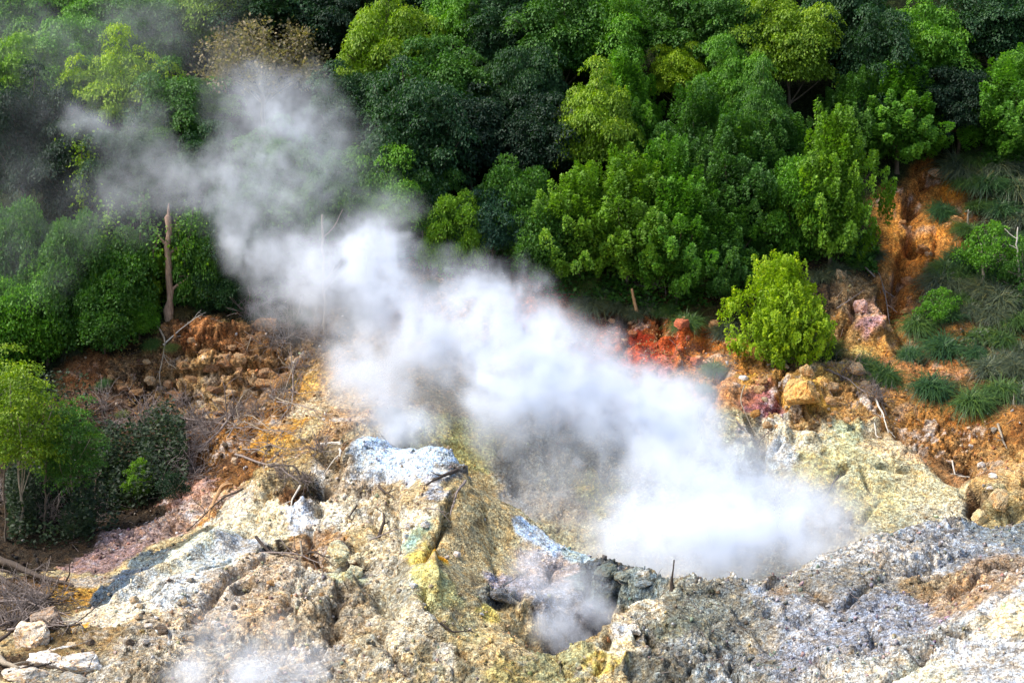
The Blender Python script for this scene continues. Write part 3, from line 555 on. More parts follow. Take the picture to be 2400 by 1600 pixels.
def crown_puffs(seed, npf=60, per=250, leaf=0.115, Rr=2.0, Hh=2.6, pr_=(.4, .75), gold=.06, zmin=-.2):
    """dense rounded leaf clumps over an uneven dome"""
    g = np.random.default_rng(seed); C = []; A = []; Nl = []; S = []; Rn = []; pads = []
    for k in range(npf):
        while True:
            d = sph(g, 1)[0]
            if d[2] > zmin: break
        rad = g.uniform(.68, 1.05); c = np.array([d[0] * Rr * rad, d[1] * Rr * rad, Hh * (.38 + d[2] * .55 * rad)]); pads.append(c)
        pr = g.uniform(*pr_); n = int(per * (pr / .6) ** 2); o = sph(g, n); o[:, 2] = np.where(o[:, 2] < -.3, -o[:, 2], o[:, 2])
        r = pr * g.uniform(.55, 1.08, n) ** .6
        C.append(c + o * np.array([1, 1, .8]) * r[:, None]); A.append(o * .8 + g.normal(0, .5, (n, 3)) + np.array([0, 0, .1])); Nl.append(o + np.array([0, 0, .8]) + g.normal(0, .4, (n, 3)))
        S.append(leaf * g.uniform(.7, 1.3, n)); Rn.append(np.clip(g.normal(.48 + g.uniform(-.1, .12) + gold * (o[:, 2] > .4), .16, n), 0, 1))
    n = int(npf * per * .25); d = sph(g, n) * (g.uniform(0, 1, (n, 1)) ** .4)
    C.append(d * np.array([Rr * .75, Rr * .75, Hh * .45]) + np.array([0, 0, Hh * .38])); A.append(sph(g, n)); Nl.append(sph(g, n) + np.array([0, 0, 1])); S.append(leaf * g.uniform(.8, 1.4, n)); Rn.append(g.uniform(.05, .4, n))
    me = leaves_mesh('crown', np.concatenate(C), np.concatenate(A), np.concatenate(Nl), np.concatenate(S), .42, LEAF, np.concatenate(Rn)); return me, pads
def trunk_for(seed, pads, H0, r0, m, nl=12, cz=0.0, lean=0.0, limb_r=.32):
    """trunk below the crown (length H0) with limbs to some pads; origin at the foot"""
    g = np.random.default_rng(seed + 500); top = np.array([lean, 0, H0 + cz]); n = 9
    P = np.linspace([0, 0, -.35], top, n) + np.concatenate([np.zeros((1, 3)), g.normal(0, .06, (n - 2, 3)) * H0 * .35, np.zeros((1, 3))]) * np.array([1, 1, 0])
    r = np.linspace(r0, r0 * .55, n); r[0] *= 1.35; paths = [(P, r)]
    ids = g.permutation(len(pads))[:nl]
    for i in ids:
        q = np.array(pads[i]) + np.array([0, 0, H0]); k = g.integers(n // 2, n); s = P[k]; L_ = np.linspace(0, 1, 7)[:, None]
        mid = (s + q) / 2 + g.normal(0, .18, 3) - np.array([0, 0, .1])
        Q_ = (1 - L_) ** 2 * s + 2 * L_ * (1 - L_) * mid + L_ ** 2 * q; paths.append((Q_, np.linspace(r0 * limb_r, .018, 7)))
    return tube_mesh('trunk', paths, m, 6)

# ------------------------------------------------------------------ tree kinds (crown mesh, trunk mesh, natural width and height)
KINDS = {}
def kind(name, cm, H0, r0, seed, W, H, m=BARK, nl=12, limb_r=.32, cz=1.2):
    me, pads = cm; KINDS[name] = (me, trunk_for(seed, pads, H0, r0, m, nl, cz, 0, limb_r), H0, W, H)
for i in range(4): kind('lay%d' % i, crown_layered(10 + i, npad=95 + 8 * i, Hh=4.4 + .5 * (i % 2)), 1.3, .16, i, 6.6, 5.9)
for i in range(3): kind('gold%d' % i, crown_layered(30 + i, npad=80, per=460, leaf=.12, Hh=3.7, flat=.36, padr=(.45, .95), zlow=-.6, topgold=.14), 1.5, .13, 20 + i, 6.6, 5.2)
for i in range(4): kind('spi%d' % i, crown_spire(50 + i, nsh=125 + 6 * i, Hh=4.4), .5, .12, 40 + i, 5.3, 5.5)
for i in range(3): kind('puf%d' % i, crown_puffs(70 + i, npf=75, Hh=3.0, zmin=-.7), .25, .10, 60 + i, 4.6, 3.1)
kind('sparse', crown_puffs(88, npf=34, per=120, leaf=.15, Rr=2.3, Hh=3.0, pr_=(.35, .7), zmin=-.6), .3, .06, 88, 5.0, 3.2, PBARK, 20)
kind('bush', crown_spire(90, nsh=330, per=150, leaf=.115, Rr=2.2, Hh=4.2, sh=(.35, .65), gold=.2), .0, .10, 90, 5.9, 4.6, cz=.8)
kind('feather', crown_layered(95, npad=70, per=260, leaf=.11, Rr=2.3, Hh=4.6, flat=.24, padr=(.45, .8), zlow=-.9, topgold=.2), 2.4, .07, 95, 5.4, 7.0, PBARK)
def crown_bare(seed):
    g = np.random.default_rng(seed); C = []; A = []; S = []; pads = []
    for k in range(95):
        d = sph(g, 1)[0]; d[2] = abs(d[2]); rad = g.uniform(.6, 1.0); c = np.array([d[0] * 3.1 * rad, d[1] * 2.6 * rad, .6 + d[2] * 2.7 * rad]); pads.append(c)
        n = 80; o = sph(g, n); C.append(c + o * g.uniform(.1, .55, (n, 1))); A.append(o); S.append(g.uniform(.10, .18, n))
    C = np.concatenate(C); A = np.concatenate(A); S = np.concatenate(S); n = len(C)
    return leaves_mesh('crown', C, A, sph(g, n) + np.array([0, 0, 1]), S, .4, LEAF, g.uniform(.2, .8, n)), pads
kind('bare', crown_bare(97), 1.7, .15, 97, 6.4, 5.0, PBARK, 80, .22)

def place(knd, u, vtop, vbase, wpx, color, name, label, cat='tree', group=None, yaw=None):
    me, tr, H0, W, H = KINDS[knd]; p = hit(u, vbase); ppm = FPX / p[1]
    s = wpx / ppm / W; hz = (vbase - vtop) / ppm / H
    e = bpy.data.objects.new(name, None); COL.objects.link(e); e.location = p; e.empty_display_size = .3
    e.rotation_euler = (0, 0, rng.uniform(0, 6.28) if yaw is None else yaw); tag(e, label, cat, group)
    c = link('crown', me, e); c.location = (0, 0, H0 * hz); c.scale = (s, s, hz); c.color = (*color, 1)
    t = link('trunk', tr, e); t.scale = (s, s, hz)
    return e
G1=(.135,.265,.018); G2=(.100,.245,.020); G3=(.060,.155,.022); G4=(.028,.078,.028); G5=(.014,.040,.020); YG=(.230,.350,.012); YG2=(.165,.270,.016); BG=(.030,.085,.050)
# (kind, u, v_top, v_base, width, colour, label)
TREES = [
 ('spi0',1330,365,655,230,G1,'bright green bushy tree with upright shoots, leftmost of the clump above the steam'),
 ('spi1',1440,330,660,260,G1,'bright yellow-green tree of upright shoots in the middle of the clump above the red earth'),
 ('spi2',1555,400,690,250,G2,'green tree with upright shoots standing directly above the red earth'),
 ('spi3',1655,470,690,200,G3,'small mid green tree just left of the bright round bush'),
 ('spi0',1530,300,600,210,G2,'green tree whose pointed shoots rise behind the clump over the red earth'),
 ('spi1',1690,235,560,250,G3,'dark green tree with spiky top behind the gap left of the tall pointed tree'),
 ('spi2',1905,240,620,250,G1,'tall bright green pointed tree whose foot touches the pale bank beside the orange scar'),
 ('spi3',1800,260,500,210,G3,'dark spiky tree half hidden behind the tall bright pointed tree'),
 ('spi2',2060,140,385,260,G2,'green tree with pointed shoots directly above the orange scar'),
 ('spi0',1965,150,390,170,G3,'narrow darker tree with a pointed top left of the tree above the scar'),
 ('spi3',1430,120,400,200,G2,'green tree ending in one thin tall spire near the top middle'),
 ('spi2',1600,190,470,220,G3,'dark green spiky tree in the shaded hollow between pointed trees'),
 ('spi1',2310,110,370,260,G2,'bright green tree cut by the right edge of the picture'),
 ('puf0',1820,380,600,200,G2,'low rounded tree with arching bright clumps left of the tall pointed tree'),
 ('bush',1795,562,838,262,YG,'large round bright yellow-green bush standing alone on the ochre bank'),
 ('puf1',1040,455,640,160,G1,'small bright green tree alone right of the steam'),
 ('gold0',890,-10,330,270,YG2,'yellow-green tree of layered pads near the top, right of the bare tree'),
 ('lay0',1010,70,390,280,G3,'dark layered tree below the yellow-green one at top middle'),
 ('lay1',950,180,560,290,G4,'tall dark tree with visible trunk right above the steam column'),
 ('lay2',1290,-50,270,300,G3,'broad layered tree at the top edge, middle of the picture'),
 ('lay3',1150,-40,240,250,G4,'dark tree cut by the top edge left of the broad layered one'),
 ('gold1',1400,-20,260,240,G2,'greener layered tree at the top edge behind the thin spire'),
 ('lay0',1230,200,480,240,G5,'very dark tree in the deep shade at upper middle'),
 ('gold0',1365,170,500,250,YG2,'yellowish layered tree with one dead brown twig, right of the dark hollow'),
 ('lay1',1550,-60,210,280,G3,'dark layered tree at the top edge right of the middle'),
 ('gold1',1560,95,290,170,YG,'small yellow crown with flat top between darker trees, upper right of middle'),
 ('lay2',1670,-30,260,260,G3,'large dark rounded tree under the top edge, left of the yellow-tipped one'),
 ('gold1',1810,0,310,260,YG2,'layered tree with yellow tips near the top, above the tall pointed tree'),
 ('lay3',1930,-60,220,250,G4,'dark tree at the top edge right of the yellow-tipped one'),
 ('gold0',2120,0,280,260,G2,'layered tree with bare grey twigs on top at the upper right'),
 ('lay1',2010,20,330,230,G4,'shaded tree between the yellow-tipped tree and the bare-topped tree'),
 ('lay2',2270,-60,220,280,G4,'dark tree in the top right corner'),
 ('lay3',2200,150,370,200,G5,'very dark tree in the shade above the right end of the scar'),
 ('puf2',1180,390,600,200,G3,'rounded mid green tree left of the bright clump'),
 ('lay0',1130,420,640,180,BG,'blue-green layered tree with a flat top over the dark gap'),
 ('gold1',890,350,620,220,G2,'yellowish creeper-covered tree beside the upper steam'),
 ('lay1',985,380,600,190,G3,'dark green tree behind the small bright one'),
 ('lay3',1080,210,470,260,G5,'dark shaded tree with hanging leaves in the middle of the slope'),
 ('puf0',1250,470,650,190,G3,'low dark bushy tree at the foot of the leftmost pointed tree'),
 ('gold2',60,60,370,270,G1,'yellow-green layered tree at the upper left edge'),
 ('lay0',170,30,340,250,G2,'green layered tree behind the one at the upper left edge'),
 ('gold0',290,95,400,250,YG,'bright yellow tree with flat tiers at upper left, brightest crown there'),
 ('lay1',400,170,460,260,G3,'dark layered tree below and right of the bright yellow one'),
 ('gold1',470,-50,200,240,YG2,'yellow-green tree cut by the top edge, left of the bare tree'),
 ('lay2',240,-60,200,250,G2,'green tree at the top edge above the bright yellow one'),
 ('gold0',30,-70,190,230,G2,'yellowish tree in the top left corner'),
 ('lay3',350,-10,260,230,G3,'dark green tree in thin smoke at top left'),
 ('lay0',740,-50,200,230,G5,'very dark tree at the top edge right of the bare tree'),
 ('bare',605,40,310,320,(.25,.205,.13),'half bare pinkish-brown spreading tree with thin leaves above the steam'),
 ('gold2',400,380,560,200,G3,'olive tree behind the left end of the steam'),
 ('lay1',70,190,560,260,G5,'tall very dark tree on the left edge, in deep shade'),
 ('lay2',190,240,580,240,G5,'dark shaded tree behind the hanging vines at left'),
 ('lay3',310,290,620,250,G4,'dark olive tree seen through the thin end of the steam'),
 ('lay0',490,260,570,230,G4,'dark tree right behind the narrow end of the steam'),
 ('gold1',470,190,330,170,G2,'small greenish crown under the bare tree to its left'),
 ('lay1',630,300,620,260,G3,'green tree veiled by the widest upper steam'),
 ('lay2',760,320,640,250,G3,'green tree half veiled at the right of the upper steam'),
 ('lay3',820,160,450,240,G4,'dark tree between the steam and the yellow-green crown'),
 ('puf1',560,430,680,220,G4,'rounded dark tree behind the steam bend'),
 ('puf0',60,480,770,210,G3,'broad leafy bush at the left edge below the dark tree'),
 ('puf1',170,510,800,210,G3,'large mid green bush in the left thicket, second from the edge'),
 ('puf2',280,550,770,190,G3,'mid green bush left of the broken trunk'),
 ('puf0',335,570,725,110,YG2,'yellowish vine-covered bush beside the broken trunk'),
 ('puf1',462,500,720,130,G3,'green bush with dangling vines right of the broken trunk'),
 ('puf2',110,620,830,220,G2,'bright green bush at the bottom of the left thicket'),
 ('puf0',20,650,870,190,G2,'green bush on the left edge above the yellow feathery tree'),
 ('puf1',240,640,810,190,G3,'dark green bush hanging over the left end of the rock face'),
 ('puf2',320,690,770,110,G2,'low bright bush on the brow of the rock face'),
 ('puf0',520,600,720,150,G4,'small dark bush beside the lower steam on the brow'),
 ('feather',50,785,1240,290,(.15,.24,.014),'thin tree with yellow feathery layered crown at the left edge'),
 ('feather',170,900,1230,210,G3,'slender darker tree right of the yellow feathery one'),
 ('sparse',318,1050,1150,90,G1,'small bright green bush among the dead brush on the left bank'),
 ('sparse',400,1080,1150,90,G5,'small dark bush beside the bright one on the left bank'),
('lay1',905,-90,130,220,G4,'dark tree filling the gap at the top edge right of the yellow-green crown'),
 ('gold1',1060,-70,200,200,G2,'green layered crown at the top edge right of the dark gap'),
 ('gold0',560,-80,120,200,G3,'green crown at the top edge directly above the bare tree'),
 ('gold2',1210,90,400,190,G4,'darker layered tree lit on top, left of the yellowish one with the brown twig'),
 ('gold1',1690,110,400,180,G2,'layered green crown above the dark spiky tree at upper right of middle'),
 ('gold0',1750,170,470,170,G3,'olive layered crown left of the tall pointed tree'),
 ('sparse',2265,510,640,150,G2,'light green bush on the right slope beside the leaning dead stake'),
 ('sparse',2150,660,750,110,G2,'small bright bush low on the right slope'),
 ('sparse',2350,560,680,110,G3,'dark bush on the right edge behind the pale dead stem'),
]
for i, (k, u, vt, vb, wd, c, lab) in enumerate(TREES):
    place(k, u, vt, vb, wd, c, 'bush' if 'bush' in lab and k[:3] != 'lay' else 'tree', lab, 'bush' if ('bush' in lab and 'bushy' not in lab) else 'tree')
# the wood that fills the slope behind and between them
gk = ['lay0', 'lay1', 'lay2', 'lay3', 'gold0', 'puf0', 'spi1', 'spi3']
for i in range(80):
    y = rng.uniform(81, 99); x = rng.uniform(-.33, .33) * y
    z = float(height([[x, y]])[0]); k = gk[rng.integers(len(gk))]; me, tr, H0, W, H = KINDS[k]
    if 9 < x < 22 and y < 79: continue
    e = bpy.data.objects.new('tree', None); COL.objects.link(e); e.location = (x, y, z - .1); e.rotation_euler = (0, 0, rng.uniform(0, 6.28))
    zn = 'left, behind the steam' if x < -.09 * y else 'middle, above the shaded hollow' if x < .10 * y else 'right, above the orange scar'
    tag(e, 'dark tree deep in the wood at upper ' + zn, 'tree', 'trees deep in the wood at upper ' + zn)
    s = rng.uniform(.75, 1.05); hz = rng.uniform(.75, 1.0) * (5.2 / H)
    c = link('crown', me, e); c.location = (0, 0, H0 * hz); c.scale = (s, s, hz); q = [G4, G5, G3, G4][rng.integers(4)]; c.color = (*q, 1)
    t = link('trunk', tr, e); t.scale = (s, s, hz)


# ------------------------------------------------------------------ stones
def stone_material(name, attr=False):
    m, n = mat(name); tc = N(n, 'ShaderNodeTexCoord').outputs['Object']
    src = N(n, 'ShaderNodeAttribute', attribute_name='Col').outputs['Color'] if attr else N(n, 'ShaderNodeObjectInfo').outputs['Color']
    f = noise(n, tc, 5, 7, .7, .4); f2 = noise(n, tc, 14, 7, .75); f3 = noise(n, tc, 2.2, 4, .6, 1.0)
    c = mixc(n, 1.0, src, ramp(n, f, [(.36, (.40, .34, .30)), (.48, (.95,) * 3), (.62, (1.35,) * 3)]), 'MULTIPLY')
    c = mixc(n, 1.0, c, ramp(n, f2, [(.38, (.45, .42, .4)), (.58, (1.25,) * 3)]), 'MULTIPLY')
    c = mixc(n, 1.0, c, ramp(n, f3, [(.38, (1.15, .85, .55)), (.5, (1,) * 3)]), 'MULTIPLY')
    p = N(n, 'ShaderNodeBsdfPrincipled'); p.inputs['Roughness'].default_value = .88; L(n, c, p.inputs['Base Color'])
    b = N(n, 'ShaderNodeBump'); b.inputs['Strength'].default_value = .9; b.inputs['Distance'].default_value = .08
    L(n, f, b.inputs['Height']); L(n, b.outputs[0], p.inputs['Normal']); out(n, p.outputs[0]); return m
STONE = stone_material('stone'); PEBBLE = stone_material('pebble', True)
def hull(seed, n=16, box=.55, sub=0, bev=.06):
    g = np.random.default_rng(seed); bm = bmesh.new()
    q = sph(g, n); q = q / (np.abs(q).max(1, keepdims=True) ** box)
    for p in q: bm.verts.new(p * g.uniform(.85, 1.05))
    r = bmesh.ops.convex_hull(bm, input=bm.verts)
    bmesh.ops.delete(bm, geom=[v for v in bm.verts if not v.link_faces], context='VERTS')
    if sub:
        bmesh.ops.bevel(bm, geom=list(bm.edges), offset=bev, segments=1, affect='EDGES')
        bmesh.ops.triangulate(bm, faces=bm.faces)
        bmesh.ops.subdivide_edges(bm, edges=bm.edges, cuts=sub, use_grid_fill=True)
        bm.verts.ensure_lookup_table(); V = np.array([v.co for v in bm.verts])
        d = fbm(V * 1.5 + seed, 4, seed) * .30 + fbm(V * 4.5 + seed, 4, seed + 3, .6) * .13 - (1 - sstep(0, .05, np.abs(fbm(V * .9 + seed * 2, 2, seed + 9)))) * .12; V2 = V * (1 + d[:, None])
        for v, p in zip(bm.verts, V2): v.co = p
    bmesh.ops.recalc_face_normals(bm, faces=bm.faces); return bm
ROCKM = []
for k in range(7):
    bm = hull(200 + k, 14, .7, 3); me = bpy.data.meshes.new('rock'); bm.to_mesh(me); bm.free(); me.materials.append(STONE); ROCKM.append(me)
def surf(u, v):
    """point on the finished relief near the sight line"""
    p = hit(u, v); return np.array([p[0], p[1], gz_at(p[0], p[1])])
nrock = [0]
def rock(u, v, wpx, hpx, color, label, group=None, depth=.8, sink=.25, tilt=.25, name='rock', onto=None):
    p = surf(u, v) if onto is None else onto; ppm = FPX / p[1]; k = nrock[0]; nrock[0] += 1
    o = link(name, ROCKM[k % 7]); rx, rz = wpx / ppm / 2, hpx / ppm / 2
    o.location = (p[0], p[1], p[2] + rz * (1 - 2 * sink)); o.scale = (rx, (rx + rz) / 2 * depth * 1.2, rz)
    o.rotation_euler = (rng.normal(0, tilt), rng.normal(0, tilt), rng.uniform(-.6, .6)); o.color = (*color, 1)
    tag(o, label, 'rock', group); return o
S_CR=(.62,.52,.36); S_WH=(.72,.70,.66); S_OR=(.58,.36,.15); S_GR=(.36,.35,.31); S_TN=(.50,.42,.28); S_PK=(.62,.42,.30); S_DK=(.14,.11,.08); S_BL=(.60,.66,.70)
ROCKS = [
 (72,1480,88,84,(.84,.72,.56),'cream boulder with an orange-stained top, largest at the lower left corner'),
 (112,1450,84,64,(.34,.27,.21),'dark grey-brown boulder tucked behind the cream boulder'),
 (110,1528,110,42,(.80,.77,.70),'flat white slab lying in front of the cream boulder'),
 (185,1540,110,50,(.82,.80,.75),'second flat white slab, right of the first, its tip pointing right'),
 (60,1568,120,30,(.66,.60,.50),'pale flat stone cut by the bottom edge near the left corner'),
 (175,1572,90,30,(.42,.40,.34),'grey-green stone cut by the bottom edge beside the white slabs'),
 (150,1462,34,26,S_TN,'small tan stone right of the cream boulder'),
 (180,1466,32,30,S_TN,'squarish tan stone with a flat face, right of the small tan one'),
 (140,1340,36,22,(.66,.44,.28),'pinkish stone at the end of the dark log'),
 (112,1335,20,18,S_CR,'small cream stone beside the pinkish one'),
 (940,1213,30,18,S_WH,'smooth white rounded stone sticking out of the mound'),
 (978,1210,26,18,S_BL,'smaller bluish-white rounded stone on the mound'),
 (950,1345,24,14,S_BL,'bluish pebble-smooth stone lower on the mound'),
 (495,1440,26,14,S_WH,'white rounded stone among brown gravel on the lower slope'),
 (372,1465,40,22,S_DK,'dark jagged stone in the middle of the lower left gravel'),
 (430,1470,40,24,S_GR,'grey stone next to the dark jagged stone'),
 (470,1462,30,32,S_TN,'rounded buff stone standing above the bottom steam'),
 (455,1420,22,22,S_DK,'small dark upright stone above the grey one'),
 (530,1500,34,22,S_CR,'cream rounded stone just above the bottom steam'),
 (1842,950,84,72,(.60,.36,.11),'big golden-orange boulder bulging from the ochre bank'),
 (1830,905,56,40,(.62,.40,.14),'orange block sitting on top of the big golden boulder'),
 (1850,880,30,34,(.66,.48,.24),'upright yellowish block above the golden boulder'),
 (1905,905,44,26,(.50,.34,.18),'flat tan slab right of the golden boulder'),
 (1965,880,50,44,(.64,.44,.24),'pale orange boulder below the long grass tuft'),
 (1985,895,34,26,(.60,.42,.24),'small pale orange block leaning on the pale boulder'),
 (1955,860,28,20,(.60,.44,.26),'small pale block on the upper side of the pale boulder'),
 (1708,888,26,14,(.74,.76,.78),'small white stone on the orange earth left of the golden boulder'),
 (1692,900,26,12,(.62,.46,.34),'small pinkish flat stone below the white one'),
 (1740,990,30,12,(.68,.66,.54),'pale flat stone at the top of the grey groove'),
 (1735,955,24,20,(.46,.24,.06),'rust brown stone beside the purple patch'),
 (1680,805,50,28,(.50,.25,.09),'bright orange block left of the big round bush'),
 (1640,760,30,36,(.52,.28,.12),'rust coloured block under the left grass tufts'),
 (1600,835,36,22,(.46,.15,.07),'red-orange lump at the foot of the red earth'),
 (1565,790,40,24,(.44,.13,.06),'large red lump in the middle of the red earth'),
 (1530,850,34,44,(.44,.20,.20),'dull pinkish red block at the edge of the steam'),
 (1975,700,34,34,(.60,.40,.36),'pink weathered outcrop on the pale bank below the tall pointed tree'),
 (1930,650,26,30,(.56,.42,.26),'cream block just under the tall pointed tree'),
 (2120,600,44,26,(.52,.25,.09),'orange outcrop in the middle of the scar'),
 (2085,640,30,30,(.46,.22,.09),'brownish orange knob at the lower end of the scar'),
 (2190,515,44,18,(.56,.29,.10),'orange ledge on the upper right of the scar'),
 (2150,405,40,26,(.56,.38,.24),'pale orange block at the very top of the scar'),
 (1390,1335,64,40,(.12,.15,.13),'black-green wet boulder at the right end of the mound crest'),
 (1430,1335,50,26,(.20,.24,.22),'dark grey-green slab right of the wet boulder'),
 (1480,1348,50,16,(.24,.29,.30),'low grey slab leading to the black stump'),
 (1150,1368,60,50,(.15,.16,.17),'dark grey rock on the lower face of the mound'),
 (1175,1350,34,26,(.40,.42,.48),'lavender grey rock beside the dark rock on the mound'),
 (1160,1045,40,40,(.20,.21,.20),'dark rock on the back wall seen through the steam gap'),
 (1300,1040,50,30,(.46,.42,.34),'mottled boulder on the back wall, largest in the steam gap'),
 (1330,1075,40,26,(.44,.42,.38),'grey mottled stone under the boulder in the steam gap'),
 (780,1305,60,44,(.62,.60,.40),'yellowish white block below the brown hollow of the mound'),
 (815,1320,36,40,(.58,.58,.40),'pale block split from its neighbour by a dark crack'),
 (1455,1455,44,34,(.72,.70,.62),'chalk white knob on the near lip of the small pit'),
 (540,1060,22,18,(.66,.52,.36),'light round stone on the brown earth above the mound, left'),
 (520,1075,16,14,(.60,.34,.14),'small orange stone on the brown earth above the mound'),
 (2250,1190,44,50,(.54,.46,.26),'yellowish block right of the dark gully'),
 (2290,1170,50,60,(.52,.40,.22),'large tan block between gully and right edge'),
]
for (u, v, ww, hh, c, lab) in ROCKS: rock(u, v, ww, hh, c, lab, sink=.2 if hh > 20 else .3)
# jointed rock face on the left bank: every loosened block
FACE = [(390,890,70,40),(440,900,50,30),(500,905,60,26),(430,865,60,26),(505,830,90,40),(470,835,60,36),(535,815,44,40),(560,865,50,40),(600,870,54,36),(600,830,60,40),(640,855,50,30),(565,905,50,34),(520,880,66,24),
 (455,800,50,24),(510,785,60,22),(570,775,50,20),(620,800,50,24),(660,820,40,30),(410,840,50,30),(370,860,44,30),(480,880,44,22),(620,905,44,22),(540,930,46,30),(490,930,60,22),(585,935,40,18),(650,885,40,20),(430,770,60,18),
 (330,850,44,26),(300,880,40,22),(350,900,50,26),(270,870,36,22),(240,850,34,18),(320,820,40,20),(680,860,30,20),(690,800,34,22),(545,850,40,26),(450,930,50,20),(395,930,44,18)]
for i, (u, v, ww, hh) in enumerate(FACE):
    for j in range(1, 2):
        c = [(.42,.27,.14),(.34,.21,.11),(.52,.38,.22),(.28,.16,.08),(.34,.20,.09)][(i * 2 + j * 3) % 5]
        rock(u + (j * 24 - 10) + rng.normal(0, 4), v + j * 14 + rng.normal(0, 4), ww * rng.uniform(.5, 1.0), hh * rng.uniform(.6, .95), c, 'orange-tan angular block of the jointed rock face on the left bank', 'blocks of the jointed rock face', depth=.7, sink=.66, tilt=.16)
# looser stones one can still count
def scatter_rocks(n, cu, cv, su, sv, w0, w1, cols, lab, grp):
    for k in range(n):
        u, v = cu + rng.uniform(-su, su), cv + rng.uniform(-sv, sv); ww = w0 + (w1 - w0) * rng.uniform() ** 2
        c = np.array(cols[rng.integers(len(cols))]) * rng.uniform(.8, 1.15)
        rock(u, v, ww, ww * rng.uniform(.5, .85), tuple(c), lab, grp, sink=.25)
scatter_rocks(40, 1900, 920, 160, 60, 9, 30, [S_OR, (.6,.4,.2), (.46,.28,.12), S_TN], 'loose orange stone on the crumbling ochre bank', 'loose stones on the ochre bank')
scatter_rocks(16, 2230, 1090, 60, 110, 9, 26, [S_TN, S_WH, S_GR, (.4,.26,.14)], 'loose mixed stone in the gully near the right edge', 'loose stones in the right gully')
scatter_rocks(46, 520, 1420, 230, 80, 8, 26, [S_CR, S_WH, S_GR, S_OR, S_DK], 'loose stone on the gravelly lower left slope of the mound', 'loose stones on the lower left slope')
scatter_rocks(22, 200, 1450, 150, 90, 10, 30, [S_CR, S_TN, S_DK, (.4,.3,.12)], 'loose stone in the debris at the lower left corner', 'loose stones at the lower left corner')
scatter_rocks(26, 900, 1300, 220, 140, 8, 20, [S_CR, S_WH, S_BL, S_TN], 'loose pale stone on the front of the mound', 'loose stones on the mound')
scatter_rocks(18, 1500, 780, 110, 50, 8, 24, [(.5,.2,.08), (.4,.1,.05), (.6,.36,.2)], 'loose reddish stone on the red earth', 'loose stones on the red earth')
scatter_rocks(16, 560, 1010, 90, 60, 8, 20, [(.5,.32,.16), S_TN, S_DK], 'loose brown stone on the earth above the mound', 'loose stones on the brown earth')
scatter_rocks(14, 2130, 620, 70, 120, 9, 26, [(.54,.28,.10), (.5,.3,.16)], 'loose orange stone lying in the scar', 'loose stones in the orange scar')

# gravel: a sheet of small stones nobody could count
flatP = P1; uu = (flatP[:, 0] / flatP[:, 1]); vis = (np.abs(uu) < .29) & (gy > 43) & (gy < 72)
wgt = vis * np.clip(rgh - .25, 0, 1) ** 1.5
dens_cell = np.gradient(YS)[np.clip(np.searchsorted(YS, gy), 0, ny - 1)] * gy
pr = wgt * dens_cell; pr /= pr.sum()
def gravel(n, s0, s1, seed):
    g = np.random.default_rng(seed); ids = g.choice(NV, n, p=pr); V = []; F = []; Cc = []; b = 0
    tem = []
    for k in range(8):
        bm = hull(300 + k, 11, .5); bm.verts.ensure_lookup_table(); bmesh.ops.triangulate(bm, faces=bm.faces); bm.verts.index_update()
        tem.append((np.array([v.co for v in bm.verts]), np.array([[v.index for v in f.verts] for f in bm.faces]))); bm.free()
    kk = g.integers(0, 8, n)
    for k in range(8):
        I = ids[kk == k]; m_ = len(I); tv, tf = tem[k]
        sc_ = (s0 + (s1 - s0) * g.uniform(0, 1, m_) ** 3)[:, None] * g.uniform(.6, 1.2, (m_, 3)); a = g.uniform(0, 6.28, m_)
        v = tv[None] * sc_[:, None]; x = v[..., 0] * np.cos(a)[:, None] - v[..., 1] * np.sin(a)[:, None]; y = v[..., 0] * np.sin(a)[:, None] + v[..., 1] * np.cos(a)[:, None]
        t = g.normal(0, .4, m_)[:, None]; y2 = y * np.cos(t) - v[..., 2] * np.sin(t); z2 = y * np.sin(t) + v[..., 2] * np.cos(t)
        pos = P1[I] + Nn[I] * sc_[:, 2:3] * .35 + g.normal(0, .02, (m_, 3)) * np.array([1, 1, 0])
        V.append((np.stack([x, y2, z2], -1) + pos[:, None]).reshape(-1, 3)); F.append((tf[None] + (np.arange(m_) * len(tv))[:, None, None] + b).reshape(-1, 3)); b += m_ * len(tv)
        c = colr[I] * g.uniform(.55, 1.45, (m_, 1)) * (1 + g.normal(0, .10, (m_, 3))); wh = g.uniform(0, 1, m_) < .10; c[wh] = c[wh] * .4 + .42
        Cc.append(np.repeat(np.clip(c, .01, .85), len(tv), 0))
    V = np.concatenate(V); me = mesh('gravel', V, np.concatenate(F), PEBBLE); Cc = np.concatenate(Cc)
    at_ = me.color_attributes.new('Col', 'FLOAT_COLOR', 'POINT'); at_.data.foreach_set('color', np.concatenate([Cc, np.ones((len(Cc), 1))], 1).astype(np.float32).ravel())
    o = link('gravel', me); o['kind'] = 'stuff'; o['label'] = 'small stones and crumbs of rock strewn over the bare ground'; o['category'] = 'gravel'
gravel(12000, .014, .085, 5)

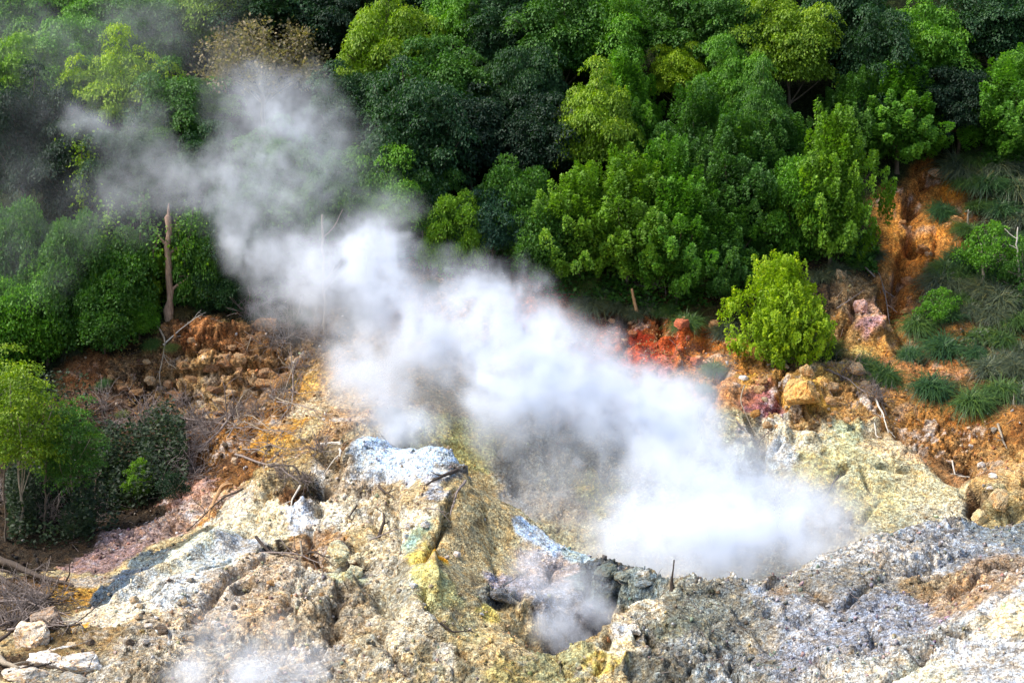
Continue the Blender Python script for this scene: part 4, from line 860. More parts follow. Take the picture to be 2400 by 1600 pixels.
# ------------------------------------------------------------------ grass tufts
def tuft_mesh(seed, nb=700, ln=(.45, 1.0), wd=.014):
    g = np.random.default_rng(seed); V = []; F = []; Rn = []; T = np.linspace(0, 1, 5)
    for k in range(nb):
        a = g.uniform(0, 6.28); el = g.uniform(.75, 1.5); l = g.uniform(*ln); o = np.array([math.cos(a), math.sin(a), 0]); s_ = np.array([-math.sin(a), math.cos(a), 0])
        base = np.array([g.normal(0, .16), g.normal(0, .14), 0]); hor = math.cos(el) * l; ver = math.sin(el) * l; dr = g.uniform(.5, 1.15)
        P = base + o * (hor * T + .42 * l * T ** 2)[:, None] + np.array([0, 0, 1]) * (ver * T - dr * l * T ** 2.4)[:, None] + s_ * (g.normal(0, .10) * T ** 2)[:, None]
        w_ = wd * (1 - T ** 2 * .9); b = len(V) * 10
        V.append(np.concatenate([P - s_ * w_[:, None], P + s_ * w_[:, None]])); F += [[b + i, b + i + 1, b + i + 6, b + i + 5] for i in range(4)]
        Rn.append(np.full(10, np.clip(g.normal(.42, .3), 0, 1)))
    me = mesh('grass_tuft', np.concatenate(V), F, BLADE); at_ = me.attributes.new('rnd', 'FLOAT', 'POINT'); at_.data.foreach_set('value', np.concatenate(Rn).astype(np.float32)); return me
TUFTM = [tuft_mesh(400 + k) for k in range(3)]
def tuft(u, v, wpx, color, label, group=None, hs=1.0):
    p = surf(u, v); s_ = wpx / (FPX / p[1]) / 1.3; o = link('grass_tuft', TUFTM[rng.integers(3)]); n = slope_n(p[0], p[1])
    o.location = p + np.array([0, -.05, 0]) ; o.scale = (s_, s_, s_ * hs); o.rotation_euler = (rng.normal(0, .1) + .35, rng.normal(0, .12), rng.uniform(-.4, .4)); o.color = (*color, 1); tag(o, label, 'grass tuft', group)
TG=(.040,.095,.034); TG2=(.062,.120,.030); TG3=(.080,.100,.060); TG4=(.10,.13,.035)
for u, v, ww, c, lab in [
 (1350,700,90,TG3,'large grey-green grass tuft at the left end of the red earth'),(1410,705,70,TG3,'grey-green tuft right of the large one above the red earth'),(1450,715,50,TG3,'small grass tuft beside the leaning stump'),
 (1577,760,76,TG2,'green grass tuft at the right end of the red earth'),(1665,760,70,TG3,'faded tuft against the left side of the big round bush'),(1637,850,56,TG2,'small green tuft on the orange bank left of the bush'),(1617,885,42,TG,'smallest dark tuft just above the steam edge'),
 (2162,485,78,TG,'dark round tuft alone in the middle of the orange scar'),(1985,855,80,TG2,'left half of the long drooping tuft below the bush'),(2025,870,90,TG2,'right half of the long drooping tuft hanging over the ochre bank'),
 (2090,815,66,TG,'dark tuft left of the pair in the middle of the right slope'),(2165,800,110,TG,'wide dark tuft, right one of the pair on the right slope'),(2140,905,112,TG,'large dark rounded tuft hanging over the bank edge'),
 (2235,935,110,TG2,'large olive tuft right of the dark rounded one'),(2300,900,100,TG2,'olive tuft behind and right of the large olive tuft'),(1910,810,70,TG4,'dry yellowish tuft right behind the big round bush'),
 (1245,640,50,TG4,'light green tuft at the foot of the trees just right of the steam top'),(1275,632,40,TG4,'second light green tuft at the foot of the trees'),(990,665,40,TG4,'small yellow-green tuft between the two steam arms'),
 (238,885,36,TG,'small hanging tuft on the left bank'),(350,790,44,TG2,'small tuft on the brow of the rock face at left'),(395,800,34,TG4,'tiny yellowish tuft on the rock face'),(280,940,30,TG4,'pale tuft among the dead brush')]:
    tuft(u, v + 6, ww, c, lab)
for (u, v) in [(2240,370),(2290,390),(2330,380),(2220,420),(2270,430),(2320,440),(2245,470),(2300,480),(2345,500),(2330,540),(2175,620),(2215,640),(2160,650),(2200,690),(2260,670),(2300,690),(2340,680),(2230,720),(2280,730),(2330,740),
               (2180,730),(2140,720),(2110,750),(2250,770),(2300,780),(2345,800),(2330,850),(2270,850),(2310,830),(2240,820),(2350,910),(2200,660),(2210,600),(2280,610),(2345,620),(2310,520),(2225,540),(2200,390),(2260,350),(2340,440)]:
    tuft(u, v + 8, rng.uniform(60, 105), [TG, TG3, TG3, TG2][rng.integers(4)], 'drooping grey-green grass tuft ' + ('at the top of the right slope above the dead stakes' if v < 500 else 'around the pale dead stakes on the right slope' if v < 660 else 'in the middle of the right slope beside the bare strip' if v < 760 else 'low on the right slope above the bank edge'), 'grass tufts on the right slope, band %d' % (1 if v < 500 else 2 if v < 660 else 3 if v < 760 else 4))
for (u, v) in [(1300,645),(1340,655),(1380,668),(1480,690),(1510,700),(1540,705),(1600,712),(1640,720),(1200,630),(1150,625),(1880,640),(1920,630),(1960,610),(2010,600),(540,700),(590,720),(640,735),(470,705),(420,720),(300,755),(220,770),(170,800),(700,740)]:
    tuft(u, v + 6, rng.uniform(40, 75), [TG4, TG3, TG2, (.10,.08,.035)][rng.integers(4)], 'small dry-green tuft ' + ('above the rock face on the left bank' if u < 800 else 'under the trees over the red earth' if u < 1700 else 'under the tall pointed tree'), 'small tufts ' + ('above the left rock face' if u < 800 else 'over the red earth' if u < 1700 else 'under the tall pointed tree'))

# ------------------------------------------------------------------ undergrowth and leaf litter: uncountable, one sheet each
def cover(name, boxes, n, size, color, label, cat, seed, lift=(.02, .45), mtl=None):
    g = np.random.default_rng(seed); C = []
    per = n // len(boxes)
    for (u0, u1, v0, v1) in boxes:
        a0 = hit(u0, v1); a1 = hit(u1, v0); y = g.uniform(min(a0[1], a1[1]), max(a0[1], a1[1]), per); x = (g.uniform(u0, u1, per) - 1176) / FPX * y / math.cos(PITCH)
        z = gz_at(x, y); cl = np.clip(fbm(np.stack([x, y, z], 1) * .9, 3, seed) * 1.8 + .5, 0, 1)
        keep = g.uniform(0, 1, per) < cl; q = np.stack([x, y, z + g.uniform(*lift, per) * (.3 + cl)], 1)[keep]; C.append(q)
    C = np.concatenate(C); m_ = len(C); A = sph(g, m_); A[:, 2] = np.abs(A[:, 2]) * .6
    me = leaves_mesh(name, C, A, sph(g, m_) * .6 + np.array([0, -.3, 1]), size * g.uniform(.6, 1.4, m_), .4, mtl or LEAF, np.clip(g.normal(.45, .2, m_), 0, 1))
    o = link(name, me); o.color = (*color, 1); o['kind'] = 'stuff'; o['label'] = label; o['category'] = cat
cover('undergrowth', [(0,350,560,820),(300,800,560,740),(800,1300,540,640),(1250,1700,560,690),(1700,2010,520,620),(2240,2352,330,420)], 60000, .15, G3, 'low leafy undergrowth covering the ground under the trees', 'undergrowth', 11)
cover('undergrowth', [(2200,2352,480,700),(2200,2352,600,860)], 7000, .12, TG3, 'grey-green low growth between the grass tufts at the right', 'undergrowth', 12, (.02, .3))
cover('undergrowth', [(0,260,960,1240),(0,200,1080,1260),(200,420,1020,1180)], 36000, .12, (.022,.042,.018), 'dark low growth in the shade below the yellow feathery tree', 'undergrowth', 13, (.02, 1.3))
cover('leaf_litter', [(150,800,700,960),(1850,2250,640,950),(1300,1700,660,850)], 14000, .07, (.30,.18,.08), 'dry fallen leaves scattered on the orange banks', 'leaf litter', 14, (.0, .05))

# ------------------------------------------------------------------ dead wood
def branch_paths(g, P, r0, nfork=5, flen=.45, lv=2, spread=.9):
    n = len(P); r = np.linspace(r0, max(.008, r0 * .35), n); paths = [(P, r)]; tl = np.linalg.norm(P[-1] - P[0])
    if lv > 0:
        for k in range(nfork):
            i = g.integers(max(1, n // 4), n - 1); d = unit(P[min(i + 1, n - 1)] - P[i - 1]); q = unit(d + g.normal(0, spread, 3))
            sub = wander(g, P[i], q, tl * flen * g.uniform(.4, 1), 6, .16); paths += branch_paths(g, sub, r[i] * .6, max(2, nfork - 2), flen * .9, lv - 1, spread)
    return paths
def dead_branch(uv, r0, m, label, nfork=4, lv=2, lift=.22, seed=0, name='dead_branch', cat='branch', group=None, flen=.4, bend=.04):
    g = np.random.default_rng(600 + seed); K = [surf(u, v) + np.array([0, -.06, lift if k else lift * .6]) for k, (u, v) in enumerate(uv)]
    K = np.array(K); t = np.linspace(0, 1, len(K)); T = np.linspace(0, 1, 12); P = np.stack([np.interp(T, t, K[:, i]) for i in range(3)], 1)
    L_ = np.linalg.norm(K[-1] - K[0]); nz_ = np.cumsum(g.normal(0, bend * L_ * .12, (12, 3)), 0); nz_ -= np.linspace(0, 1, 12)[:, None] * nz_[-1]; P += nz_
    o0 = P[0].copy(); paths = [(p - o0, r) for p, r in branch_paths(g, P, r0, nfork, flen, lv)]
    o = link(name, tube_mesh(name, paths, m, 5), None, o0); tag(o, label, cat, group); return o
BR = [
 ([(0,1305),(80,1330),(170,1365)],.10,DARKW,'thick dark log slanting in from the left edge',2),
 ([(0,1330),(60,1375),(120,1400)],.06,DARKW,'second dark log under the thick one at the left edge',3),
 ([(60,1360),(105,1385),(115,1420),(140,1450)],.035,DEADW,'curved grey branch hanging down from the dark logs',3),
 ([(0,1420),(60,1440),(150,1462),(190,1466)],.05,DARKW,'dark root running right above the cream boulder',4),
 ([(0,1480),(40,1450),(90,1410)],.04,DARKW,'dark stick rising at the left edge beside the cream boulder',4),
 ([(0,1520),(12,1545),(45,1562)],.09,PBARK,'pale smooth trunk piece at the very left bottom',1),
 ([(20,1568),(70,1560),(120,1545)],.05,DARKW,'dark forked root below the cream boulder',4),
 ([(0,1390),(90,1400),(130,1395)],.025,DEADW,'thin grey stick in the left brush pile',5),
 ([(10,1350),(50,1420),(80,1470)],.02,DEADW,'thin crossing twig in the left brush pile',5),
 ([(0,1450),(50,1430),(110,1445)],.022,DEADW,'thin level twig in the left brush pile',5),
 ([(190,1570),(150,1560),(110,1550)],.03,DARKW,'short dark root lying over the white slab',3),
 ([(735,1008),(775,1012),(780,1050),(782,1062)],.06,BLEACH,'bleached bent root with a knee on the top left of the mound',2),
 ([(540,1050),(600,1070),(650,1100),(690,1110)],.035,DEADW,'long grey branch lying on the upper left of the mound',5),
 ([(690,1110),(670,1140),(668,1165)],.03,BLEACH,'pale twig hanging down below the dark hollow',2),
 ([(620,1090),(680,1085),(720,1100)],.03,DARKW,'dark tangled twig above the hollow on the mound',6),
 ([(590,1230),(650,1255),(720,1290),(760,1305)],.04,DARKW,'dark root along the lower rim of the brown hollow',5),
 ([(600,1260),(680,1290),(740,1310)],.025,DEADW,'thin grey root curving below the brown hollow',5),
 ([(690,1230),(700,1270),(712,1290)],.03,PBARK,'upright pale root splinters in the brown hollow',4),
 ([(870,1240),(885,1215),(880,1195)],.05,DARKW,'short dark splintered stump on the mound front',3),
 ([(850,1250),(900,1235),(930,1230)],.02,DEADW,'thin twig beside the dark splintered stump',3),
 ([(870,1130),(885,1150),(905,1165)],.035,DARKW,'short dark root below the blue-white crest',2),
 ([(1050,1085),(1010,1115),(980,1145)],.05,DARKW,'dark root slanting down from the right end of the crest',3),
 ([(1070,1110),(1050,1150),(1035,1190)],.035,DEADW,'grey root running down the edge of the tan face',4),
 ([(820,1160),(800,1190),(810,1215)],.025,DARKW,'small hooked root left on the mound front',2),
 ([(760,1250),(790,1270),(810,1290)],.03,DARKW,'dark arched root over the crack in the mound',2),
 ([(980,1180),(1010,1195),(1035,1215)],.018,DEADW,'thin twig above the smooth white stone',3),
 ([(1010,1420),(1040,1440),(1080,1455)],.03,DARKW,'dark twig cluster low on the mound',5),
 ([(560,1130),(510,1160),(430,1230)],.03,DARKW,'thin dark root along the purple slope',2),
 ([(525,1110),(505,1150),(480,1195)],.075,OCHW,'orange splintered plank on the left shoulder of the mound',1),
 ([(360,760),(380,800),(365,860),(372,900)],.03,PBARK,'slender pale upright stem with a fork on the left rock face',3),
 ([(375,800),(410,775),(460,750)],.025,BLEACH,'white arching branch over the rock face',4),
 ([(590,760),(575,800),(568,830)],.02,PBARK,'thin straight stick leaning on the rock face',1),
 ([(560,930),(520,1000),(460,1060)],.05,DEADW,'long grey fallen branch running diagonally down the left bank',7),
 ([(560,930),(500,985),(420,1010)],.035,DEADW,'grey forked branch left of the diagonal one',7),
 ([(700,830),(670,880),(665,940),(640,970)],.035,DEADW,'grey root mat hanging down right of the rock face',7),
 ([(710,820),(680,860),(650,930)],.025,PBARK,'pale hanging root beside the grey root mat',5),
 ([(400,960),(460,975),(530,1000)],.03,DEADW,'level grey branch in the brush of the left bank',6),
 ([(350,1040),(420,1020),(500,1010)],.03,DEADW,'low grey branch at the foot of the left brush',6),
 ([(520,1010),(560,985),(620,985)],.025,PBARK,'pale thin branch pointing right from the left brush',3),
 ([(1990,870),(2015,910),(2035,960)],.075,DARKW,'black charred root hanging down the ochre bank',3),
 ([(2010,930),(2030,960),(2040,990)],.035,BLEACH,'pale forked roots at the end of the black root',4),
 ([(2005,960),(2012,990),(2016,1010)],.025,BLEACH,'pale straight root under the black root',2),
 ([(1710,905),(1700,935),(1730,965),(1745,990)],.02,PBARK,'thin pale hooked root beside the purple patch',1),
 ([(1690,975),(1740,985),(1770,1000)],.03,DEADW,'grey root across the top of the grey groove',3),
 ([(1925,1090),(1915,1110),(1890,1150)],.035,DARKW,'dark curved root on the middle of the pale wall',2),
 ([(2185,1060),(2195,1085),(2225,1110)],.025,BLEACH,'thin white twig near the right gully',1),
 ([(2290,990),(2300,1030),(2310,1050)],.04,PBARK,'pale orange forked root near the right edge',3),
 ([(1760,860),(1810,850),(1860,840)],.025,PBARK,'pale twigs under the big round bush',6),
 ([(1900,870),(1950,900),(1990,930)],.025,DEADW,'grey twigs on the crumbling ochre bank',7),
 ([(1920,720),(1950,700),(1985,675)],.02,DEADW,'thin grey branch lying on the pale bank',1),
 ([(1985,630),(2030,670),(2045,720)],.03,DEADW,'long grey root hanging at the lower end of the scar',3),
 ([(2170,370),(2200,390),(2215,410)],.03,PBARK,'pale bent roots at the top of the scar',4),
 ([(2320,850),(2330,890),(2325,960)],.02,PBARK,'thin pale arching stem over the tufts at right',1),
 ([(740,760),(760,740),(800,750)],.03,DEADW,'grey branches at the foot of the thin bare pole',5),
 ([(1380,300),(1395,290),(1405,275)],.02,OCHW,'dead rusty-brown twig hanging in a tree at upper middle',4),
]
for i, (uv, r0, m, lab, nf) in enumerate(BR):
    dead_branch(uv, r0 * 1.3, m, lab, nf, 1 if nf < 3 else 2, seed=i, name='dead_root' if 'root' in lab else 'dead_branch', cat='root' if 'root' in lab else 'branch')
g_ = np.random.default_rng(77)
for k in range(22):                                                            # the tangle at the lower left edge
    u, v = g_.uniform(-10, 100), g_.uniform(1310, 1500); a_ = g_.uniform(-.5, .9); l = g_.uniform(50, 130)
    dead_branch([(u, v), (u + l * .5 * math.cos(a_), v + l * .4 * math.sin(a_) - 6), (u + l * math.cos(a_), v + l * .8 * math.sin(a_))], g_.uniform(.018, .045), [DARKW, DEADW, DARKW][k % 3],
                'thin tangled stick in the brush pile at the lower left edge', 4, 1, .3, 100 + k, group='tangled sticks in the brush pile at the lower left')
for k in range(16):                                                            # fallen branches on the left bank
    u, v = g_.uniform(330, 640), g_.uniform(930, 1070); a_ = g_.uniform(-.9, .5); l = g_.uniform(60, 140)
    dead_branch([(u, v), (u + l * .5 * math.cos(a_), v + l * .5 * math.sin(a_) - 5), (u + l * math.cos(a_), v + l * math.sin(a_))], g_.uniform(.014, .03), [DEADW, PBARK, DEADW][k % 3],
                'thin grey fallen branch on the earth of the left bank below the rock face', 5, 2, .3, 140 + k, group='thin fallen branches on the left bank')
# dry brush: clumps of fine twigs
def twig_clump(seed, n=46, L0=(.6, 1.3)):
    g = np.random.default_rng(seed); paths = []
    for k in range(n):
        d = unit(np.array([g.normal(0, .9), g.normal(0, .6), abs(g.normal(.7, .4))])); P = wander(g, g.normal(0, .18, 3) * [1, 1, .3], d, g.uniform(*L0), 6, .22, -.06)
        paths.append((P, np.linspace(.016, .005, 6)))
        for j in range(1, 2):
            q = P[g.integers(2, 5)]; paths.append((wander(g, q, d + g.normal(0, .7, 3), .4, 4, .2, -.05), np.linspace(.009, .004, 4)))
    return tube_mesh('dry_shrub', paths, DEADW, 3)
TW = [twig_clump(700 + k) for k in range(4)]
BRUSH = [c for k, c in enumerate([(300,930),(340,960),(380,930),(330,1000),(380,990),(430,980),(420,1030),(470,1040),(500,1070),(450,1080),(400,1070),(360,1050),(520,1040),(480,1000),(560,1000),(590,960),(300,1040),(260,980),(280,900),(540,960),(640,930),(680,900),(700,860),(420,940),(350,880),
         (240,930),(210,960),(440,1110),(390,1110),(350,1100),(620,740),(680,770),(640,780),(580,740),(720,790),(760,780),(60,1400),(30,1440),(20,1370),(100,1400),(1150,590),(1110,590),(1480,640),(1510,650),(30,1180),(110,1210),(180,1190),(240,1150),(700,1090),(650,1100),(640,1255),(690,1262),(1940,880),(2010,930),(1480,590),(730,1030)]) if not (c[1] < 1100 and c[0] < 600 and k % 2 == 0)]
for i, (u, v) in enumerate(BRUSH):
    p = surf(u, v); o = link('dry_shrub', TW[i % 4]); s_ = rng.uniform(.7, 1.25) * (.6 if v > 1085 and u > 600 else 1)
    if v < 1240 and u > 1000: s_ *= .8
    o.location = p; o.scale = (s_,) * 3; o.rotation_euler = (rng.normal(.2, .3), rng.normal(0, .3), rng.uniform(0, 6.28)); zone = ('on the left bank below the jointed rock face' if v > 870 and v < 1120 and u < 600 else 'hanging on the bank right of the rock face' if 600 <= u < 780 and v < 1000 else 'in the brush pile at the lower left edge' if v > 1300 else
            'in the shade under the yellow feathery tree' if u < 300 and v > 1120 else 'on top of the mound, left of the blue-white crest' if 600 < u < 780 and v < 1200 else 'in the brown hollow of the mound' if u < 800 and v > 1200 else
            'at the foot of the trees right of the steam' if v < 700 else 'on the ochre bank under the round bush')
    tag(o, 'grey leafless dry shrub ' + zone, 'shrub', 'dry leafless shrubs ' + zone)
# fine sticks lying on the mound
g_ = np.random.default_rng(31); ps = []
for I in g_.choice(NV, 1500, p=pr):
    d = g_.normal(0, 1, 3) * [1, .7, .2]; d = unit(d - Nn[I] * (d @ Nn[I])); l = g_.uniform(.12, .6) ; ps.append((wander(g_, P1[I] + Nn[I] * .02, d + Nn[I] * .1, l, 4, .15), np.linspace(.010, .004, 4)))
o = link('twig_litter', tube_mesh('twig_litter', ps, DEADW, 3)); o['kind'] = 'stuff'; o['label'] = 'small sticks and twigs littering the bare ground'; o['category'] = 'twigs'

# standing dead trunks and poles
def stem(u, v0, v1, r0, r1, lean, m, label, name='dead_tree', cat='dead tree', forks=0, seed=0, jag=False):
    g = np.random.default_rng(800 + seed); p = surf(u, v1); h = (v1 - v0) / (FPX / p[1]); n = 12; t = np.linspace(0, 1, n)
    P = np.stack([lean * h * t + np.cumsum(g.normal(0, .012 * h, n)), np.zeros(n), h * t - .2 * (t == 0)], 1); r = np.linspace(r0, r1, n) * (1 + g.normal(0, .10, n)); paths = [(P, r)]
    if jag: paths.append((np.array([P[-2], P[-1] + [.04, 0, .25], P[-1] + [.06, 0, .5]]), np.array([r1 * .8, r1 * .5, .02])))
    for k in range(forks):
        i = g.integers(3, n - 1); paths.append((wander(g, P[i], np.array([g.choice([-1, 1]) * .9, g.normal(0, .4), .7]), h * g.uniform(.12, .3), 6, .14, .05), np.linspace(r1 * .7, .01, 6)))
    o = link(name, tube_mesh(name, paths, m, 8), None, p); tag(o, label, cat); return o
stem(392, 500, 738, .17, .11, -.05, bark_material('weathered_trunk_wood', (.16, .08, .05), (.46, .32, .22)), 'tall broken weathered dead tree standing in the left thicket', forks=3, seed=1, jag=True)
stem(750, 495, 775, .06, .04, .02, PBARK, 'thin bare pole rising through the steam with a forked top', 'pole', 'pole', forks=4, seed=2)
stem(975, 540, 640, .03, .015, .0, PBARK, 'short thin bare pole between the steam arms', 'pole', 'pole', forks=1, seed=3)
stem(2258, 560, 655, .06, .045, -.16, PBARK, 'pale leaning broken stake on the right slope', 'stake', 'stake', forks=1, seed=4)
stem(2345, 520, 665, .045, .025, -.08, BLEACH, 'tall thin pale dead stem by the right edge', forks=2, seed=5)
stem(2222, 480, 520, .04, .03, .0, PBARK, 'short pale stump among tufts beside the scar', 'tree_stump', 'stump', forks=1, seed=6)
stem(1620, 515, 560, .05, .04, .0, OCHW, 'short brown pole sticking out between the pointed trees', 'pole', 'pole', seed=7)
stem(1544, 1330, 1362, .075, .04, -.03, DARKW, 'black burnt stump standing on the ridge in front of the main steam', 'tree_stump', 'stump', seed=8, jag=True)
stem(1462, 655, 720, .07, .05, -.15, OCHW, 'leaning brown stump above the red earth', 'tree_stump', 'stump', seed=9)
stem(1640, 735, 765, .06, .04, .2, OCHW, 'small rusty stump between two tufts left of the bush', 'tree_stump', 'stump', seed=10)
for i, (u, v0, v1, lab) in enumerate([(12,1020,1250,'thin pale trunk nearest the left edge in the shaded thicket'),(100,1050,1240,'thin grey sapling trunk, second in the shaded thicket'),(160,1060,1215,'thin grey sapling trunk, third in the shaded thicket'),(215,1060,1190,'thin dark sapling trunk right in the shaded thicket')]):
    stem(u, v0, v1, .035, .02, .06, BARK, lab, 'sapling', 'sapling', 2, 20 + i)
# creepers hanging on the left trees
def vine(u, v0, v1, Y, label, seed, color=YG2):
    g = np.random.default_rng(900 + seed); a = at(u, v0, Y); b = at(u + g.normal(0, 6), v1, Y); T = np.linspace(0, 1, 14)[:, None]
    P = a * (1 - T) + b * T + np.cumsum(g.normal(0, .035, (14, 3)), 0); e = bpy.data.objects.new('vine', None); COL.objects.link(e); e.location = b; tag(e, label, 'vine')
    link('stem', tube_mesh('stem', [(P - b, np.full(14, .025))], BARK, 4), e); n = int(260 * (v1 - v0) / 100); t = g.uniform(0, 1, n); w_ = .10 + .28 * np.abs(vnoise(np.stack([t * 9, t * 0 + seed, t * 0], 1), seed))
    C = a * (1 - t[:, None]) + b * t[:, None] - b + g.normal(0, 1, (n, 3)) * w_[:, None]
    o = link('foliage', leaves_mesh('foliage', C, sph(g, n) + np.array([0, 0, -.6]), sph(g, n) + np.array([0, -.5, .6]), .13 * g.uniform(.6, 1.3, n), .42, LEAF, np.clip(g.normal(.55, .18, n), 0, 1)), e); o.color = (*color, 1)
for i, (u, v0, v1, Y, lab) in enumerate([(190,310,480,72.0,'long yellow-green creeper hanging straight down at left'),(250,470,600,71,'leafy creeper hanging left of the broken trunk'),(330,450,560,71.2,'dark creeper curtain behind the left thicket'),(405,500,620,71,'creeper beside the broken trunk, right side'),(445,480,560,71,'creeper under the steam at left'),(360,520,600,71,'creeper left of the broken trunk top')]):
    vine(u, v0, v1, Y, lab, i, [YG2, G1, G3, G1, G2, G2][i])

# ------------------------------------------------------------------ steam: each plume is a cloud of drifting puffs turned into a density grid
def steam_material(name, dens, col=(.91, .945, 1.0)):
    m = bpy.data.materials.new(name); m.use_nodes = True; n = m.node_tree; n.nodes.clear()
    v = N(n, 'ShaderNodeVolumePrincipled'); v.inputs['Density'].default_value = dens; v.inputs['Color'].default_value = (*col, 1)
    v.inputs['Anisotropy'].default_value = 0.1; v.inputs['Density Attribute'].default_value = 'density'
    o = N(n, 'ShaderNodeOutputMaterial'); L(n, v.outputs[0], o.inputs['Volume']); return m
def plume(name, blobs, dens, label, vox=0.13, warp=.75, seed=0.0, nscale=.6, thin=.95):
    """blobs: (u, v, Y, radius px, depth radius m, strength)"""
    B = []
    for (u, v, Y, rp, ry, a) in blobs:
        c = at(u, v, Y); r = rp * Y / FPX; B.append((c, (r, ry, r), a))
    lo = np.min([c - np.array(r) for c, r, a in B], 0) - warp; hi = np.max([c + np.array(r) for c, r, a in B], 0) + warp
    ng = bpy.data.node_groups.new(name, 'GeometryNodeTree')
    ng.interface.new_socket('Geometry', in_out='INPUT', socket_type='NodeSocketGeometry')
    ng.interface.new_socket('Geometry', in_out='OUTPUT', socket_type='NodeSocketGeometry')
    def nd(t, **k):
        x = ng.nodes.new(t)
        for a, b in k.items(): setattr(x, a, b)
        return x
    def mth(op, a, b=None, c=None):
        x = nd('ShaderNodeMath', operation=op)
        for i, q in enumerate((a, b, c)):
            if q is None: continue
            if hasattr(q, 'links'): ng.links.new(q, x.inputs[i])
            else: x.inputs[i].default_value = q
        return x.outputs[0]
    def vec(op, a, b=None):
        x = nd('ShaderNodeVectorMath', operation=op)
        for i, q in enumerate((a, b)):
            if q is None: continue
            if hasattr(q, 'links'): ng.links.new(q, x.inputs[i])
            else: x.inputs[i].default_value = q
        return x
    pos = nd('GeometryNodeInputPosition').outputs[0]
    off = vec('ADD', pos, (seed, seed * 1.7, 0)).outputs[0]
    def nz(scale, det, rough, src=off):
        x = nd('ShaderNodeTexNoise'); x.inputs['Scale'].default_value = scale; x.inputs['Detail'].default_value = det; x.inputs['Roughness'].default_value = rough
        ng.links.new(src, x.inputs['Vector']); return x
    w1 = nz(nscale, 6, .6).outputs[1]
    w_ = vec('SUBTRACT', w1, (.5, .5, .5)).outputs[0]; ws = vec('SCALE', w_); ws.inputs['Scale'].default_value = warp * 4.6
    p = vec('ADD', pos, ws.outputs[0]).outputs[0]
    tot = None
    for c, r, a in B:
        d = vec('SUBTRACT', p, tuple(c)).outputs[0]; d = vec('DIVIDE', d, tuple(r)).outputs[0]
        q = vec('DOT_PRODUCT', d, d).outputs['Value']
        f = mth('MAXIMUM', mth('SUBTRACT', 1.0, q), 0.0); f = mth('MULTIPLY', mth('MULTIPLY', f, f), a)
        tot = f if tot is None else mth('ADD', tot, f)
    f1_ = nz(nscale * 1.8, 8, .66, vec('ADD', p, (seed, 0, 3.1)).outputs[0]).outputs[0]
    k = mth('SUBTRACT', f1_, .40); k = mth('MULTIPLY', k, 1 / (.60 - .40)); k = mth('MINIMUM', mth('MAXIMUM', k, 0.0), 1.9)
    k = mth('ADD', mth('MULTIPLY', k, thin), 1 - thin)
    tot = mth('MULTIPLY', tot, k)
    vc = nd('GeometryNodeVolumeCube'); ng.links.new(tot, vc.inputs['Density'])
    vc.inputs['Min'].default_value = tuple(lo); vc.inputs['Max'].default_value = tuple(hi)
    for i, ax in enumerate('XYZ'): vc.inputs['Resolution ' + ax].default_value = int(min(260, max(12, (hi[i] - lo[i]) / vox)))
    sm = nd('GeometryNodeSetMaterial'); ng.links.new(vc.outputs[0], sm.inputs[0]); m = steam_material(name, dens); sm.inputs['Material'].default_value = m
    go = nd('NodeGroupOutput'); ng.links.new(sm.outputs[0], go.inputs[0])
    vd = bpy.data.volumes.new(name); vd.materials.append(m); o = bpy.data.objects.new(name, vd); COL.objects.link(o)
    md = o.modifiers.new('steam', 'NODES'); md.node_group = ng
    o['kind'] = 'stuff'; o['label'] = label; o['category'] = 'steam'; return o
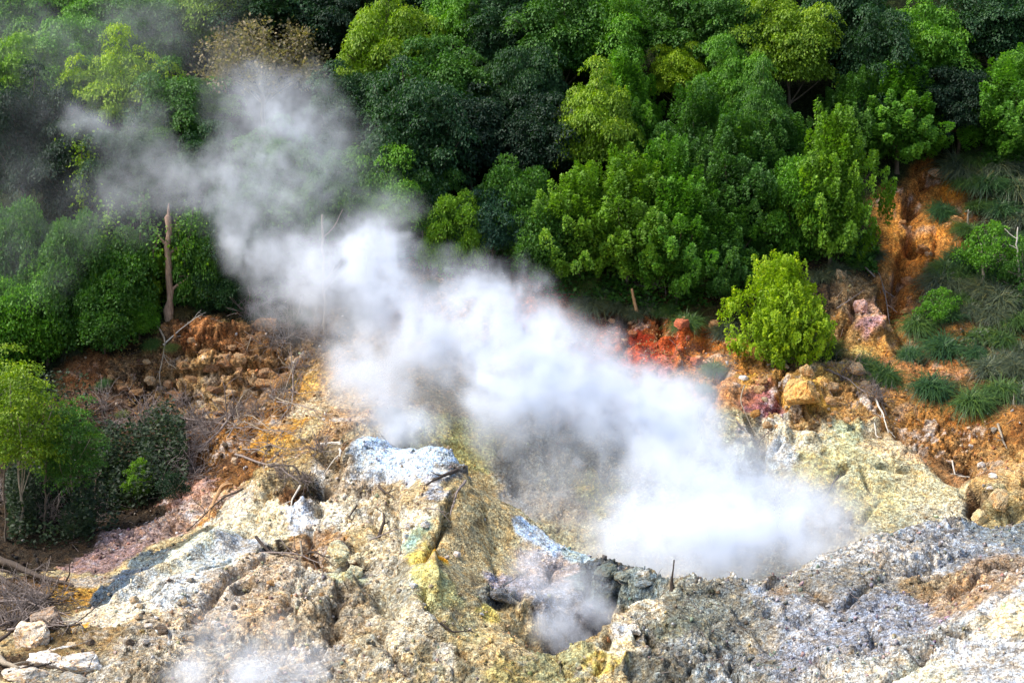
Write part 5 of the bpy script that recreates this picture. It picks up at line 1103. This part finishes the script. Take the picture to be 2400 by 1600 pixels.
MAIN = [ # crater cloud, then the column drifting up to the left
 (1900,1220,57.2,140,1.6,1.7),(1780,1230,57,160,2.0,2.2),(1650,1250,56.5,170,2.2,2.6),(1520,1260,56,160,2.2,2.6),(1400,1240,55.8,120,1.6,1.2),(1700,1140,58,150,2.0,2.0),(1560,1120,58.2,170,2.2,1.8),(1860,1140,58.2,100,1.4,1.2),(1450,1170,57.5,120,1.8,.9),
 (1630,1020,59.5,130,1.8,1.2),(1540,970,60.5,180,2.4,1.7),(1560,950,61,110,2.0,1.0),(1430,945,61,165,2.4,2.2),(1300,890,61.5,190,2.4,2.2),(1200,830,62,180,2.2,2.2),(1160,930,61.5,140,2.0,1.7),(1320,830,62.5,110,1.8,1.0),
 (1120,730,63,140,1.9,1.6),(1070,650,63.5,90,1.4,1.4),(1180,670,63.5,90,1.4,.9),(1225,745,63.5,110,1.8,.9),(1285,720,64,70,1.4,.3),(1020,810,63,170,2.0,1.5),(950,730,64,160,2.0,1.5),(870,650,64.5,150,2.0,1.6),(850,580,65,120,1.7,1.5),(770,630,65,150,2.0,1.5),
 (900,850,63.5,150,1.8,1.0),(700,650,66,140,1.8,0.74),(640,600,66.5,120,1.7,0.79),(570,560,67,110,1.6,0.74),(530,500,67.5,100,1.6,0.74),(490,430,68,100,1.6,0.69),(560,370,68,110,1.6,0.69),(630,310,68.5,120,1.7,0.58),(700,260,69,130,1.8,0.45),(610,240,69,130,1.8,0.48),(540,220,69,90,1.5,0.31),
 (410,400,68,100,1.5,0.42),(700,420,68,160,2.0,0.34),(760,350,68.5,130,1.7,0.26),(620,470,67.5,120,1.6,0.48),(690,720,66,110,1.5,0.48),(760,760,65.5,80,1.3,0.26),(1290,1130,58.5,130,1.6,.6),(1220,1080,59.5,110,1.4,.5),(1380,1060,60,120,1.6,.5),(1200,1190,57.6,80,1.2,.6),(880,470,67.5,110,1.4,.35)]
plume('steam_plume', MAIN, .90, 'huge white steam plume rising out of the crater and drifting up over the trees to the left', vox=.13)
plume('steam_plume', [(930,985,57.6,90,1.0,2.2),(870,930,58.6,120,1.3,1.8),(990,985,57.8,70,.9,1.5),(820,870,60,110,1.4,1.3),(800,800,61.5,90,1.3,1.0)], .8, 'bluish steam puff rising behind the blue-white crest of the mound', vox=.1, seed=7.7, warp=.35)
plume('steam_plume', [(1310,1475,48.6,60,.7,1.3),(1290,1420,48.9,60,.8,.8),(1380,1410,49.0,60,.7,.9),(1330,1350,49.2,90,.9,.45),(1230,1350,49.3,80,.8,.4),(1220,1280,50.6,80,.8,.3),(1250,1440,48.4,60,.7,.5)], 3.2, 'small steam puff rising from the pit in front of the main crater', vox=.07, seed=3.3, warp=.25, nscale=.9)
plume('steam_plume', [(600,1560,44.2,110,1.0,.9),(440,1560,44.0,90,1.0,.6),(700,1540,44.6,90,.9,.4),(500,1480,45.2,120,1.0,.25),(640,1470,45.6,100,1.0,.22)], 3.0, 'thin steam drifting over the stones at the bottom edge left of the middle', vox=.08, seed=9.1, warp=.3, nscale=.9)
plume('steam_plume', [(1980,1170,59.3,60,.5,.5),(2010,1150,59.6,50,.5,.35)], 1.0, 'faint small steam puff against the pale wall right of the main cloud', vox=.08, seed=5.1, warp=.2, nscale=.9)
plume('smoke_wisp', [(210,280,71,70,1.2,1.3),(240,320,71,60,1.2,.9),(330,300,71,90,1.3,.9),(180,260,71,50,1,1.0),(130,120,76,170,1.8,.3),(330,60,77,150,1.8,.4),(30,60,77,150,1.6,.2),(60,560,67,200,1.6,.15),(330,420,69.5,160,1.6,.5),(240,470,69,130,1.5,.35),(480,80,76,180,1.8,0.12),(100,250,72,180,1.8,0.11),(60,420,70,160,1.6,0.10),(300,180,73,180,1.8,0.12),(760,330,70.5,150,1.6,0.15),(560,200,73,160,1.6,0.15)], .45, 'faint bluish wisps of steam in front of the dark trees at upper left', vox=.2, seed=2.2)
